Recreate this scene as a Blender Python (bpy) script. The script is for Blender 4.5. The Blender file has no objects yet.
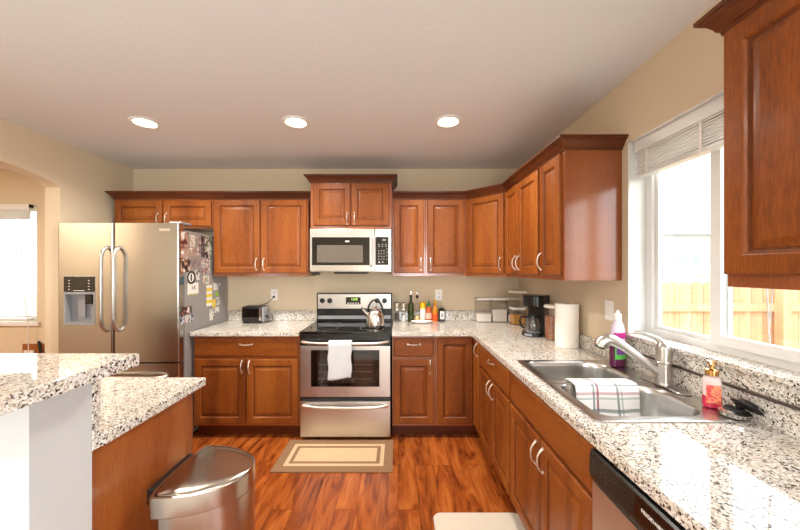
import bpy, bmesh, math, random
from mathutils import Vector, Matrix, noise as mnoise
random.seed(7)
PI = math.pi
sc = bpy.context.scene
COL = sc.collection

# ------------------------------------------------------------------ camera, sky, big lights, exposure
CAMH, FPX = 1.45, 323.0
cd = bpy.data.cameras.new('camera'); cam = bpy.data.objects.new('camera', cd); COL.objects.link(cam)
cam.location = (0, 0, CAMH); cam.rotation_euler = (PI/2, 0, 0)
cd.sensor_width = 36; cd.lens = FPX/800*36; cd.shift_x = 2/800; cd.shift_y = 5/800; cd.clip_start = .02; cd.clip_end = 300
sc.camera = cam
sc.view_settings.view_transform = 'Standard'; sc.view_settings.look = 'None'
sc.view_settings.gamma = 1; sc.view_settings.use_curve_mapping = False
sc.view_settings.exposure = 0.62
sc.cycles.use_denoising = True
sc.cycles.max_bounces = 8; sc.cycles.diffuse_bounces = 5; sc.cycles.glossy_bounces = 4
sc.cycles.transparent_max_bounces = 16; sc.cycles.sample_clamp_indirect = 6
w = bpy.data.worlds.new('sky'); sc.world = w; w.use_nodes = True
bg = w.node_tree.nodes['Background']; bg.inputs[0].default_value = (.90, .96, 1.0, 1); bg.inputs[1].default_value = 4.2

XLW = -2.93
def area(name, loc, rot, sx, sy, watts, color, shape='RECTANGLE', spread=PI):
    l = bpy.data.lights.new(name, 'AREA'); l.shape = shape; l.size = sx
    if shape == 'RECTANGLE': l.size_y = sy
    l.energy = watts; l.color = color; l.spread = spread
    o = bpy.data.objects.new(name, l); COL.objects.link(o); o.location = loc; o.rotation_euler = rot
    return o
# added fill lights in unseen window openings beside and behind the camera
area('added_fill_right', (1.41, -2.05, 1.45), (0, PI/2, 0), 1.25, 1.5, 65, (.84, .93, 1.0))
area('added_fill_rear', (.55, -4.02, 1.5), (-PI/2, 0, PI), 1.1, 1.1, 45, (.86, .94, 1.0))  # added frontal fill in an unseen rear opening
area('added_fill_left', (XLW, -1.15, 1.45), (0, -PI/2, 0), 1.0, 1.1, 12, (.86, .94, 1.0))  # added fill from the left for the near cabinets, out of view
# daylight from the open sky onto the kitchen window
area('daylight_kitchen_window', (2.6, 1.36, 3.1), (0, math.radians(58), 0), 1.6, 1.6, 70, (.97, .99, 1.0))

# ------------------------------------------------------------------ materials
def mat(name):
    m = bpy.data.materials.new(name); m.use_nodes = True
    nt = m.node_tree; return m, nt, nt.nodes['Principled BSDF']
def rgb(r, g, b):
    f = lambda c: (c/255/12.92) if c/255 <= .04045 else ((c/255+.055)/1.055)**2.4
    return (f(r), f(g), f(b), 1)
def N(nt, t, **kw):
    n = nt.nodes.new(t)
    for k, v in kw.items():
        if k in n.inputs: n.inputs[k].default_value = v
        else: setattr(n, k, v)
    return n
def L(nt, a, b): nt.links.new(a, b)
def ramp(nt, fac, stops, interp='LINEAR'):
    r = nt.nodes.new('ShaderNodeValToRGB'); e = r.color_ramp.elements; r.color_ramp.interpolation = interp
    while len(e) < len(stops): e.new(.5)
    for i, (p, c) in enumerate(stops): e[i].position = p; e[i].color = c
    L(nt, fac, r.inputs[0]); return r.outputs[0]
def plain(name, col, rough=.5, metal=0, bump=0, bscale=200, coat=0, emit=0, spec=.5):
    m, nt, b = mat(name); b.inputs['Base Color'].default_value = col
    b.inputs['Roughness'].default_value = rough; b.inputs['Metallic'].default_value = metal
    b.inputs['Specular IOR Level'].default_value = .25; b.inputs['Coat Weight'].default_value = coat; b.inputs['Specular IOR Level'].default_value = spec
    tc = N(nt, 'ShaderNodeTexCoord'); n = N(nt, 'ShaderNodeTexNoise', Scale=bscale, Detail=3.0)
    L(nt, tc.outputs['Object'], n.inputs['Vector'])
    if bump:
        bp = N(nt, 'ShaderNodeBump', Strength=bump, Distance=.002); L(nt, n.outputs['Fac'], bp.inputs['Height']); L(nt, bp.outputs['Normal'], b.inputs['Normal'])
    else:
        mr = N(nt, 'ShaderNodeMapRange'); mr.inputs[3].default_value = max(0, rough-.03); mr.inputs[4].default_value = rough+.03
        L(nt, n.outputs['Fac'], mr.inputs[0]); L(nt, mr.outputs[0], b.inputs['Roughness'])
    if emit:
        b.inputs['Emission Color'].default_value = col; b.inputs['Emission Strength'].default_value = emit
    return m
def wood(name, horiz=False, tone=1.0, sc_=(1, 1, 1), dark=rgb(96, 46, 15), mid=rgb(132, 69, 23), light=rgb(155, 91, 36), rough=.40, coat=.05):
    m, nt, b = mat(name)
    tc = N(nt, 'ShaderNodeTexCoord'); oi = N(nt, 'ShaderNodeObjectInfo')
    mp = N(nt, 'ShaderNodeMapping'); mp.inputs['Scale'].default_value = (.16, 1, 1) if horiz else (1, 1, .12)
    ad = N(nt, 'ShaderNodeVectorMath', operation='ADD')
    mu = N(nt, 'ShaderNodeMath', operation='MULTIPLY'); mu.inputs[1].default_value = 13.7
    L(nt, oi.outputs['Random'], mu.inputs[0]); L(nt, tc.outputs['Object'], ad.inputs[0]); L(nt, mu.outputs[0], ad.inputs[1])
    L(nt, ad.outputs[0], mp.inputs['Vector'])
    n1 = N(nt, 'ShaderNodeTexNoise', Scale=6.0, Detail=4.0, Distortion=.3); L(nt, mp.outputs[0], n1.inputs['Vector'])
    n2 = N(nt, 'ShaderNodeTexNoise', Scale=180.0, Detail=3.0); L(nt, mp.outputs[0], n2.inputs['Vector'])
    mx = N(nt, 'ShaderNodeMath', operation='MULTIPLY_ADD'); mx.inputs[1].default_value = .35
    L(nt, n2.outputs['Fac'], mx.inputs[0])
    m2 = N(nt, 'ShaderNodeMath', operation='MULTIPLY'); m2.inputs[1].default_value = .65
    L(nt, n1.outputs['Fac'], m2.inputs[0]); L(nt, m2.outputs[0], mx.inputs[2])
    c = ramp(nt, mx.outputs[0], [(.33, dark), (.5, mid), (.68, light)])
    hs = N(nt, 'ShaderNodeHueSaturation'); L(nt, c, hs.inputs['Color'])
    mr = N(nt, 'ShaderNodeMapRange'); mr.inputs[3].default_value = .93*tone; mr.inputs[4].default_value = 1.07*tone
    L(nt, oi.outputs['Random'], mr.inputs[0]); L(nt, mr.outputs[0], hs.inputs['Value'])
    L(nt, hs.outputs[0], b.inputs['Base Color']); b.inputs['Roughness'].default_value = rough
    b.inputs['Specular IOR Level'].default_value = .25; b.inputs['Coat Weight'].default_value = coat; b.inputs['Coat Roughness'].default_value = .16
    bp = N(nt, 'ShaderNodeBump', Strength=.06, Distance=.001); L(nt, n2.outputs['Fac'], bp.inputs['Height']); L(nt, bp.outputs['Normal'], b.inputs['Normal'])
    return m
def granite(name):
    m, nt, b = mat(name)
    tc = N(nt, 'ShaderNodeTexCoord')
    nz = N(nt, 'ShaderNodeTexNoise', Scale=60.0, Detail=2.0); L(nt, tc.outputs['Object'], nz.inputs['Vector'])
    md = N(nt, 'ShaderNodeMixRGB', blend_type='ADD'); md.inputs[0].default_value = .012
    L(nt, tc.outputs['Object'], md.inputs[1]); L(nt, nz.outputs['Color'], md.inputs[2])
    v = N(nt, 'ShaderNodeTexVoronoi', Scale=185.0); L(nt, md.outputs[0], v.inputs['Vector'])
    sp = N(nt, 'ShaderNodeSeparateColor'); L(nt, v.outputs['Color'], sp.inputs[0])
    W = rgb(217, 213, 207)
    c1 = ramp(nt, sp.outputs[0], [(0, rgb(44, 40, 40)), (.065, rgb(112, 103, 97)), (.13, rgb(176, 162, 146)), (.22, rgb(202, 194, 184)), (.38, W), (.7, rgb(232, 230, 227))], 'CONSTANT')
    v2 = N(nt, 'ShaderNodeTexVoronoi', Scale=340.0); L(nt, md.outputs[0], v2.inputs['Vector'])
    sp2 = N(nt, 'ShaderNodeSeparateColor'); L(nt, v2.outputs['Color'], sp2.inputs[0])
    c2 = ramp(nt, sp2.outputs[1], [(0, rgb(60, 54, 52)), (.05, rgb(210, 196, 178)), (.12, (1, 1, 1, 1))], 'CONSTANT')
    n3 = N(nt, 'ShaderNodeTexNoise', Scale=9.0, Detail=4.0); L(nt, tc.outputs['Object'], n3.inputs['Vector'])
    c3 = ramp(nt, n3.outputs['Fac'], [(.38, rgb(246, 240, 231)), (.62, (1, 1, 1, 1))])
    x1 = N(nt, 'ShaderNodeMixRGB', blend_type='MULTIPLY'); x1.inputs[0].default_value = 1; L(nt, c1, x1.inputs[1]); L(nt, c2, x1.inputs[2])
    x2 = N(nt, 'ShaderNodeMixRGB', blend_type='MULTIPLY'); x2.inputs[0].default_value = .8; L(nt, x1.outputs[0], x2.inputs[1]); L(nt, c3, x2.inputs[2])
    L(nt, x2.outputs[0], b.inputs['Base Color']); b.inputs['Roughness'].default_value = .04; b.inputs['Specular IOR Level'].default_value = .7
    return m
def steel(name, col=(.66, .64, .62, 1), rough=.30, axis='x', wav=.22):
    m, nt, b = mat(name); b.inputs['Metallic'].default_value = 1; b.inputs['Base Color'].default_value = col
    tc = N(nt, 'ShaderNodeTexCoord'); mp = N(nt, 'ShaderNodeMapping')
    mp.inputs['Scale'].default_value = {'x': (1.5, 60, 260), 'z': (600, 600, 1.5)}[axis]
    L(nt, tc.outputs['Object'], mp.inputs['Vector'])
    n = N(nt, 'ShaderNodeTexNoise', Scale=3.0, Detail=3.0); L(nt, mp.outputs[0], n.inputs['Vector'])
    mr = N(nt, 'ShaderNodeMapRange'); mr.inputs[3].default_value = rough-.012; mr.inputs[4].default_value = rough+.018
    L(nt, n.outputs['Fac'], mr.inputs[0]); L(nt, mr.outputs[0], b.inputs['Roughness'])
    # gentle waviness of sheet metal
    n2 = N(nt, 'ShaderNodeTexNoise', Scale=3.2, Detail=1.0, Distortion=.6); L(nt, tc.outputs['Object'], n2.inputs['Vector'])
    bp = N(nt, 'ShaderNodeBump', Strength=wav, Distance=.008); L(nt, n2.outputs['Fac'], bp.inputs['Height']); L(nt, bp.outputs['Normal'], b.inputs['Normal'])
    return m
def clear(name, tint=(1, 1, 1, 1), gloss=.12, rough=.03):
    m = bpy.data.materials.new(name); m.use_nodes = True; nt = m.node_tree; nt.nodes.clear()
    out = N(nt, 'ShaderNodeOutputMaterial'); t = N(nt, 'ShaderNodeBsdfTransparent', Color=tint)
    g = N(nt, 'ShaderNodeBsdfGlossy', Roughness=rough); mx = N(nt, 'ShaderNodeMixShader')
    fr = N(nt, 'ShaderNodeLayerWeight', Blend=.5); pw = N(nt, 'ShaderNodeMath', operation='POWER'); pw.inputs[1].default_value = 5; L(nt, fr.outputs['Facing'], pw.inputs[0])
    ad = N(nt, 'ShaderNodeMath', operation='MULTIPLY_ADD'); ad.inputs[1].default_value = .7; ad.inputs[2].default_value = .04+gloss*.1
    L(nt, pw.outputs[0], ad.inputs[0]); L(nt, ad.outputs[0], mx.inputs[0]); L(nt, t.outputs[0], mx.inputs[1]); L(nt, g.outputs[0], mx.inputs[2]); L(nt, mx.outputs[0], out.inputs[0])
    return m
def floor_mat():
    m, nt, b = mat('laminate_planks')
    tc = N(nt, 'ShaderNodeTexCoord'); sx = N(nt, 'ShaderNodeSeparateXYZ'); cx = N(nt, 'ShaderNodeCombineXYZ')
    L(nt, tc.outputs['Object'], sx.inputs[0]); L(nt, sx.outputs[1], cx.inputs[0]); L(nt, sx.outputs[0], cx.inputs[1])
    br = N(nt, 'ShaderNodeTexBrick'); br.offset = .37; br.offset_frequency = 3
    br.inputs['Color1'].default_value = (.0, .0, .0, 1); br.inputs['Color2'].default_value = (1, 1, 1, 1); br.inputs['Mortar'].default_value = (.5, .5, .5, 1)
    br.inputs['Scale'].default_value = 1; br.inputs['Mortar Size'].default_value = .0012; br.inputs['Mortar Smooth'].default_value = .1
    br.inputs['Brick Width'].default_value = 1.2; br.inputs['Row Height'].default_value = .128
    L(nt, cx.outputs[0], br.inputs['Vector'])
    # each plank gets its own slice of grain
    off = N(nt, 'ShaderNodeVectorMath', operation='MULTIPLY_ADD'); off.inputs[1].default_value = (7.3, 3.1, 9.7)
    L(nt, br.outputs['Color'], off.inputs[0]); L(nt, tc.outputs['Object'], off.inputs[2])
    mp = N(nt, 'ShaderNodeMapping'); mp.inputs['Scale'].default_value = (1, .17, 1); L(nt, off.outputs[0], mp.inputs['Vector'])
    n1 = N(nt, 'ShaderNodeTexNoise', Scale=14.0, Detail=5.0, Distortion=1.3, Roughness=.55); L(nt, mp.outputs[0], n1.inputs['Vector'])
    n2 = N(nt, 'ShaderNodeTexNoise', Scale=5.0, Detail=2.0, Distortion=.8); L(nt, mp.outputs[0], n2.inputs['Vector'])
    c = ramp(nt, n1.outputs['Fac'], [(.28, rgb(70, 28, 11)), (.39, rgb(122, 56, 21)), (.52, rgb(156, 79, 30)), (.70, rgb(184, 105, 46))])
    c2 = ramp(nt, n2.outputs['Fac'], [(.3, (.78, .72, .68, 1)), (.6, (1.0, 1.0, 1.0, 1))])
    x = N(nt, 'ShaderNodeMixRGB', blend_type='MULTIPLY'); x.inputs[0].default_value = .8; L(nt, c, x.inputs[1]); L(nt, c2, x.inputs[2])
    hs = N(nt, 'ShaderNodeHueSaturation'); mr = N(nt, 'ShaderNodeMapRange'); mr.inputs[3].default_value = .88; mr.inputs[4].default_value = 1.1
    L(nt, br.outputs['Color'], mr.inputs[0]); L(nt, mr.outputs[0], hs.inputs['Value']); L(nt, x.outputs[0], hs.inputs['Color'])
    seam = N(nt, 'ShaderNodeMixRGB', blend_type='MIX'); seam.inputs[2].default_value = rgb(70, 28, 12)
    sm = N(nt, 'ShaderNodeMath', operation='MULTIPLY'); sm.inputs[1].default_value = .7
    L(nt, br.outputs['Fac'], sm.inputs[0]); L(nt, sm.outputs[0], seam.inputs[0]); L(nt, hs.outputs[0], seam.inputs[1])
    L(nt, seam.outputs[0], b.inputs['Base Color']); b.inputs['Roughness'].default_value = .27
    bp = N(nt, 'ShaderNodeBump', Strength=.08, Distance=.001); L(nt, n1.outputs['Fac'], bp.inputs['Height']); L(nt, bp.outputs['Normal'], b.inputs['Normal'])
    return m
def picture(name, cols, scale=45, seed=0):
    m, nt, b = mat(name); tc = N(nt, 'ShaderNodeTexCoord')
    mp = N(nt, 'ShaderNodeMapping'); mp.inputs['Location'].default_value = (seed*3.3, seed*1.7, seed*2.1); L(nt, tc.outputs['Object'], mp.inputs['Vector'])
    n = N(nt, 'ShaderNodeTexNoise', Scale=scale, Detail=1.5); L(nt, mp.outputs[0], n.inputs['Vector'])
    k = len(cols); st = [(.32+.36*i/max(1, k-1), c) for i, c in enumerate(cols)]
    L(nt, ramp(nt, n.outputs['Fac'], st), b.inputs['Base Color']); b.inputs['Roughness'].default_value = .35
    return m
def plaid():
    m, nt, b = mat('plaid_cotton'); tc = N(nt, 'ShaderNodeTexCoord'); s = N(nt, 'ShaderNodeSeparateXYZ'); L(nt, tc.outputs['UV'], s.inputs[0])
    base = rgb(240, 238, 236); cur = None
    def stripes(axis, period, phase, width):
        a = N(nt, 'ShaderNodeMath', operation='MULTIPLY_ADD'); a.inputs[1].default_value = 1/period; a.inputs[2].default_value = phase; L(nt, s.outputs[axis], a.inputs[0])
        f = N(nt, 'ShaderNodeMath', operation='FRACT'); L(nt, a.outputs[0], f.inputs[0])
        c = N(nt, 'ShaderNodeMath', operation='LESS_THAN'); c.inputs[1].default_value = width; L(nt, f.outputs[0], c.inputs[0])
        return c.outputs[0]
    prev = None
    for axis, per, ph, wd, col, amt in [(0, .105, .30, .10, rgb(92, 108, 112), .75), (0, .105, .12, .08, rgb(150, 165, 160), .6), (0, .21, .56, .045, rgb(150, 40, 66), .8),
                                         (1, .08, .2, .13, rgb(92, 108, 112), .7), (1, .08, .62, .08, rgb(150, 165, 160), .6), (1, .16, .9, .05, rgb(150, 60, 80), .5)]:
        x = N(nt, 'ShaderNodeMixRGB', blend_type='MIX'); x.inputs[1].default_value = base; x.inputs[2].default_value = col
        mm = N(nt, 'ShaderNodeMath', operation='MULTIPLY'); mm.inputs[1].default_value = amt; L(nt, stripes(axis, per, ph, wd), mm.inputs[0]); L(nt, mm.outputs[0], x.inputs[0])
        if prev: L(nt, prev, x.inputs[1])
        prev = x.outputs[0]
    L(nt, prev, b.inputs['Base Color']); b.inputs['Roughness'].default_value = .9
    return m

M = {}
M['wall'] = plain('beige_wall_paint', rgb(214, 197, 170), .85, bump=.12, bscale=140)
M['wallw'] = plain('pale_grey_paint', rgb(190, 190, 190), .8, bump=.1, bscale=140)
M['ceil'] = plain('textured_ceiling_paint', rgb(226, 225, 226), .9, bump=.55, bscale=55)
M['floor'] = floor_mat()
M['wv'] = wood('cherry_wood'); M['wh'] = wood('cherry_wood_cross', True)
M['wpanel'] = wood('cherry_veneer', tone=1.05, dark=rgb(118, 58, 23), mid=rgb(139, 72, 31), light=rgb(152, 88, 40), coat=1.0)
M['groove'] = wood('cherry_groove', dark=rgb(78, 36, 13), mid=rgb(102, 50, 18), light=rgb(120, 64, 26))  # darker cherry on the stepped groove faces of raised doors
M['wdark'] = wood('cherry_toe_kick', True, dark=rgb(72, 28, 11), mid=rgb(92, 40, 17), light=rgb(112, 52, 24))  # darker cherry used on the toe kicks
M['crown'] = wood('cherry_crown', True, dark=rgb(66, 30, 13), mid=rgb(88, 42, 18), light=rgb(106, 54, 25))
M['granite'] = granite('speckled_granite')
M['steel'] = steel('brushed_steel'); M['steelv'] = steel('brushed_steel_upright', (.52, .50, .475, 1), .23, axis='z')
M['msteel'] = steel('microwave_steel', (.52, .49, .45, 1), .28)
M['steelc'] = steel('satin_can_steel', (.50, .45, .40, 1), .24, axis='z', wav=.06)
M['sinksteel'] = steel('sink_steel', (.58, .565, .54, 1), .26, wav=.03)
M['nickel'] = plain('satin_nickel', (.74, .70, .65, 1), .33, 1)
M['chrome'] = plain('polished_chrome', (.8, .78, .75, 1), .10, 1)
M['dnickel'] = plain('brushed_nickel', (.54, .515, .48, 1), .3, 1)
M['ksteel'] = plain('kettle_steel', (.70, .67, .63, 1), .2, 1)
M['white'] = plain('white_vinyl', rgb(228, 228, 226), .35)
M['whiteplastic'] = plain('white_plastic', rgb(240, 237, 232), .3)
M['black'] = plain('black_plastic', rgb(20, 19, 19), .28)
M['blackglass'] = plain('black_glass', rgb(12, 11, 11), .05, spec=.7)
M['blackmatte'] = plain('black_rubber', rgb(24, 23, 23), .6)
M['fridgeside'] = plain('grey_textured_enamel', rgb(150, 146, 143), .45, bump=.15, bscale=400)
M['greyplastic'] = plain('grey_plastic', rgb(150, 152, 156), .35)
M['glass'] = clear('window_glass', (.97, .98, .98, 1), .1)
M['plastic'] = clear('clear_plastic', (.975, .97, .965, 1), .25, .08)
M['ovenglass'] = clear('oven_door_glass', (.20, .17, .15, 1), .3)
M['cloth'] = plain('white_terry', rgb(206, 209, 212), .95, bump=.5, bscale=500)
M['paper'] = plain('white_paper', rgb(240, 236, 228), .8)
M['ptowel'] = plain('paper_towel', rgb(243, 239, 230), .9, bump=.3, bscale=260)
M['plaid'] = plaid()
M['lamp'] = plain('lamp_diffuser', (1, .80, .52, 1), .5, emit=14)
M['green_led'] = plain('lit_clock_digits', (.45, .8, .12, 1), .4, emit=1.2)

# ------------------------------------------------------------------ mesh helpers
class MB:
    def __init__(s): s.bm = bmesh.new(); s.mi = 0
    def _f(s, vs):
        try:
            f = s.bm.faces.new(vs); f.material_index = s.mi; return f
        except ValueError: return None
    def box(s, x0, x1, y0, y1, z0, z1, bev=0, seg=2):
        t = bmesh.new() if bev else s.bm
        v = [t.verts.new((x, y, z)) for x in (x0, x1) for y in (y0, y1) for z in (z0, z1)]
        for q in ((0, 1, 3, 2), (4, 6, 7, 5), (0, 4, 5, 1), (2, 3, 7, 6), (0, 2, 6, 4), (1, 5, 7, 3)):
            f = t.faces.new([v[i] for i in q]); f.material_index = s.mi
        if bev:
            bmesh.ops.bevel(t, geom=t.edges[:], offset=bev, segments=seg, affect='EDGES', profile=.5)
            s.merge(t)
        return s
    def merge(s, t):
        mp = {v: s.bm.verts.new(v.co) for v in t.verts}
        for f in t.faces: s._f([mp[v] for v in f.verts])
        t.free()
    def rings(s, rings, cap0=True, cap1=True):
        R = [[s.bm.verts.new(p) for p in r] for r in rings]
        for a, b in zip(R, R[1:]):
            n = len(a)
            for i in range(n): s._f([a[i], a[(i+1) % n], b[(i+1) % n], b[i]])
        if cap0: s._f(R[0][::-1])
        if cap1: s._f(R[-1])
        return s
    def prism(s, poly, z0, z1, bev=0):
        if bev:
            def inset(p, d):
                return offset_poly(p, d)
            q = inset(poly, -bev)
            return s.rings([[(x, y, z0) for x, y in q], [(x, y, z0+bev) for x, y in poly], [(x, y, z1-bev) for x, y in poly], [(x, y, z1) for x, y in q]])
        return s.rings([[(x, y, z0) for x, y in poly], [(x, y, z1) for x, y in poly]])
    def lathe(s, prof, c=(0, 0, 0), seg=24, sx=1, sy=1):
        s.rings([[(c[0]+r*sx*math.cos(2*PI*i/seg), c[1]+r*sy*math.sin(2*PI*i/seg), c[2]+z) for i in range(seg)] for r, z in prof])
        return s
    def tube(s, pts, r, seg=10, cap=True):
        pts = [Vector(p) for p in pts]; n = len(pts); rs = r if isinstance(r, (list, tuple)) else [r]*n
        rings = []; up = None
        for i, p in enumerate(pts):
            d = (pts[min(i+1, n-1)]-pts[max(i-1, 0)]).normalized()
            if up is None:
                up = Vector((0, 0, 1)) if abs(d.z) < .9 else Vector((1, 0, 0))
            a = d.cross(up).normalized(); up = a.cross(d).normalized()
            rings.append([p+(a*math.cos(2*PI*k/seg)+up*math.sin(2*PI*k/seg))*rs[i] for k in range(seg)])
        return s.rings(rings, cap, cap)
    def build(s, name, m, parent=None, smooth=True, angle=38, loc=None, rotz=None):
        bm = s.bm
        bmesh.ops.recalc_face_normals(bm, faces=bm.faces)
        if smooth:
            for f in bm.faces: f.smooth = True
            a = math.radians(angle)
            for e in bm.edges:
                if len(e.link_faces) == 2 and e.calc_face_angle(0) > a: e.smooth = False
        me = bpy.data.meshes.new(name); bm.to_mesh(me); bm.free()
        for x in (m if isinstance(m, (list, tuple)) else [m]): me.materials.append(x)
        o = bpy.data.objects.new(name, me); COL.objects.link(o)
        if parent: o.parent = parent
        if smooth and angle < 90:
            wnm = o.modifiers.new('weighted', 'WEIGHTED_NORMAL'); wnm.keep_sharp = True; wnm.weight = 100
        if loc: o.location = loc
        if rotz is not None: o.rotation_euler.z = rotz
        return o
def offset_poly(p, d):
    """offset a closed polygon (counter-clockwise) outward by d"""
    n = len(p); out = []
    for i in range(n):
        a, b, c = Vector(p[i-1]), Vector(p[i]), Vector(p[(i+1) % n])
        n1 = Vector(((b-a).y, -(b-a).x)).normalized(); n2 = Vector(((c-b).y, -(c-b).x)).normalized()
        k = n1+n2; k = k/max(.2, k.dot(n1)) if k.length > 1e-6 else n1
        q = b+k*d; out.append((q.x, q.y))
    return out
def rrect(x0, x1, y0, y1, r, seg=5):
    rr = r if isinstance(r, (list, tuple)) else [r]*4
    out = []
    for (cx, cy, a0), q in zip(((x1, y1, 0), (x0, y1, 90), (x0, y0, 180), (x1, y0, 270)), rr):
        ox = cx-q if cx == x1 else cx+q; oy = cy-q if cy == y1 else cy+q
        for k in range(seg+1):
            a = math.radians(a0+90*k/seg); out.append((ox+q*math.cos(a), oy+q*math.sin(a)))
    return out
def tag(o, label, cat, group=None, kind=None):
    o['label'] = label; o['category'] = cat
    if group: o['group'] = group
    if kind: o['kind'] = kind
    return o
def thing(name, label, cat, loc=(0, 0, 0), rotz=0, group=None):
    o = bpy.data.objects.new(name, None); o.empty_display_size = .05; COL.objects.link(o)
    o.location = loc; o.rotation_euler.z = rotz
    return tag(o, label, cat, group)
def struct(o, label=None, cat=None):
    o['kind'] = 'structure'
    if label: o['label'] = label
    if cat: o['category'] = cat
    return o
def box_obj(name, m, x0, x1, y0, y1, z0, z1, parent=None, bev=0): return MB().box(x0, x1, y0, y1, z0, z1, bev).build(name, m, parent)
def arc(c, r, a0, a1, n, plane='xz', k=1.0):
    out = []
    for i in range(n+1):
        a = math.radians(a0+(a1-a0)*i/n); u, v = r*math.cos(a), r*k*math.sin(a)
        out.append((c[0]+u, c[1], c[2]+v) if plane == 'xz' else (c[0], c[1]+u, c[2]+v) if plane == 'yz' else (c[0]+u, c[1]+v, c[2]))
    return out
def writing(name, s, size, m, parent, mtx, depth=.0004):
    cu = bpy.data.curves.new(name, 'FONT'); cu.body = s; cu.size = size; cu.extrude = depth; cu.align_x = 'CENTER'; cu.align_y = 'CENTER'
    t = bpy.data.objects.new(name, cu); COL.objects.link(t)
    dg = bpy.context.evaluated_depsgraph_get(); me = bpy.data.meshes.new_from_object(t.evaluated_get(dg))
    COL.objects.unlink(t); bpy.data.objects.remove(t); bpy.data.curves.remove(cu)
    me.transform(mtx); me.materials.clear(); me.materials.append(m)
    o = bpy.data.objects.new(name, me); COL.objects.link(o); o.parent = parent
    return o
def front_text(name, s, size, m, parent, x, y, z):   # text read from the -y side
    return writing(name, s, size, m, parent, Matrix.Translation((x, y, z)) @ Matrix.Rotation(PI/2, 4, 'X'))

# ------------------------------------------------------------------ the room
XL, XR, YB, ZC = -2.785, 1.265, 3.40, 2.515
YF = -4.0
struct(box_obj('floor', M['floor'], -6.6, XR+.14, .25, YB+.14, -.05, 0), 'orange brown plank floor of the kitchen', 'floor')
struct(box_obj('floor', plain('bounce_carpet', rgb(214, 208, 200), .95, bump=1, bscale=300), XL-.125, XR+.14, YF-.14, .25, -.05, 0), 'unseen pale carpet behind the camera, added to bounce light', 'floor')  # carpet added out of view to bounce neutral light onto the ceiling
struct(box_obj('ceiling', M['ceil'], XL-.125, XR+.14, YF-.14, YB+.14, ZC, ZC+.1), 'pale textured ceiling with recessed lights', 'ceiling')
struct(box_obj('ceiling', M['ceil'], -6.6, XL-.125, .46, YB+.14, ZC, ZC+.1), 'ceiling of the side room beyond the arch', 'ceiling')
def wall(name, axis, c0, c1, a0, a1, holes, m, label):
    """a wall slab between c0 and c1 across its thickness; holes = (a0, a1, z0, z1)"""
    mb = MB(); xs = sorted({a0, a1, *[h[0] for h in holes], *[h[1] for h in holes]}); zs = sorted({0, ZC, *[h[2] for h in holes], *[h[3] for h in holes]})
    for i in range(len(xs)-1):
        zz = None; spans = []
        for j in range(len(zs)-1):
            cx, cz = (xs[i]+xs[i+1])/2, (zs[j]+zs[j+1])/2
            if any(h[0] < cx < h[1] and h[2] < cz < h[3] for h in holes): continue
            if spans and spans[-1][1] == zs[j]: spans[-1][1] = zs[j+1]
            else: spans.append([zs[j], zs[j+1]])
        for z0, z1 in spans:
            if axis == 'x': mb.box(xs[i], xs[i+1], c0, c1, z0, z1)
            else: mb.box(c0, c1, xs[i], xs[i+1], z0, z1)
    return struct(mb.build(name, m, smooth=False), label, 'wall')
W2 = (-5.3, -3.805, .91, 2.13)                 # side-room window
WK = (.95, 1.776, 1.085, 2.15)                 # kitchen window
wall('wall_back', 'x', YB, YB+.14, -6.6, XR+.14, [W2], M['wall'], 'beige back wall behind the range and cabinets')
wall('wall_right', 'y', XR, XR+.14, YF, YB, [WK, (-2.85, -1.25, .8, 2.1)], M['wall'], 'beige right wall around the sink window')  # second opening added for the right-hand fill
wall('wall_front', 'x', YF-.14, YF, XL-.125, XR+.14, [(0, 1.1, .95, 2.1)], M['wall'], 'beige wall behind the camera')  # opening added for the rear fill
wall('wall_side_room', 'x', .46, .6, -6.6, XL-.125, [], M['wall'], 'beige near wall of the side room')
wall('wall_far_left', 'y', -6.6, -6.46, .6, YB, [], M['wall'], 'beige far wall of the side room')
# left wall with the arched opening
YW = .3
wall('wall_living', 'y', XL-.125, XL, YF, YW, [(-1.75, -.55, .9, 2.0)], M['wall'], 'beige living room wall with an added window behind the camera')
A0, A1, ZS, RISE = 1.64, 2.661, 2.128, .092
pts = [(YW, 0), (A0, 0), (A0, ZS)]
for i in range(1, 24):
    t = i/24; u = 2*t-1; pts.append((A0+(A1-A0)*t, ZS+RISE*math.sqrt(max(0, 1-u*u*.999))*.45+RISE*.55*(1-u*u)))
pts += [(A1, ZS), (A1, 0), (YB, 0), (YB, ZC), (YW, ZC)]
struct(MB().rings([[(XL-.125, y, z) for y, z in pts], [(XL, y, z) for y, z in pts]]).build('wall_left', M['wall'], smooth=False), 'beige left wall with the arched opening beside the refrigerator', 'wall')
# half wall of the peninsula
struct(box_obj('wall_peninsula', M['wallw'], XL, -.955, .836, 1.008, 0, 1.136), 'pale grey half wall under the raised bar', 'wall')
bbd = M['white']
struct(box_obj('baseboard_left', bbd, XL, XL+.012, YF, .83, 0, .09), 'white baseboard along the left wall', 'baseboard')
struct(box_obj('baseboard_back', bbd, -6.4, XL-.13, YB-.012, YB, 0, .09), 'white baseboard in the side room', 'baseboard')
struct(box_obj('baseboard_right', bbd, XR-.012, XR, YF, -.35, 0, .09), 'white baseboard along the right wall', 'baseboard')

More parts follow.
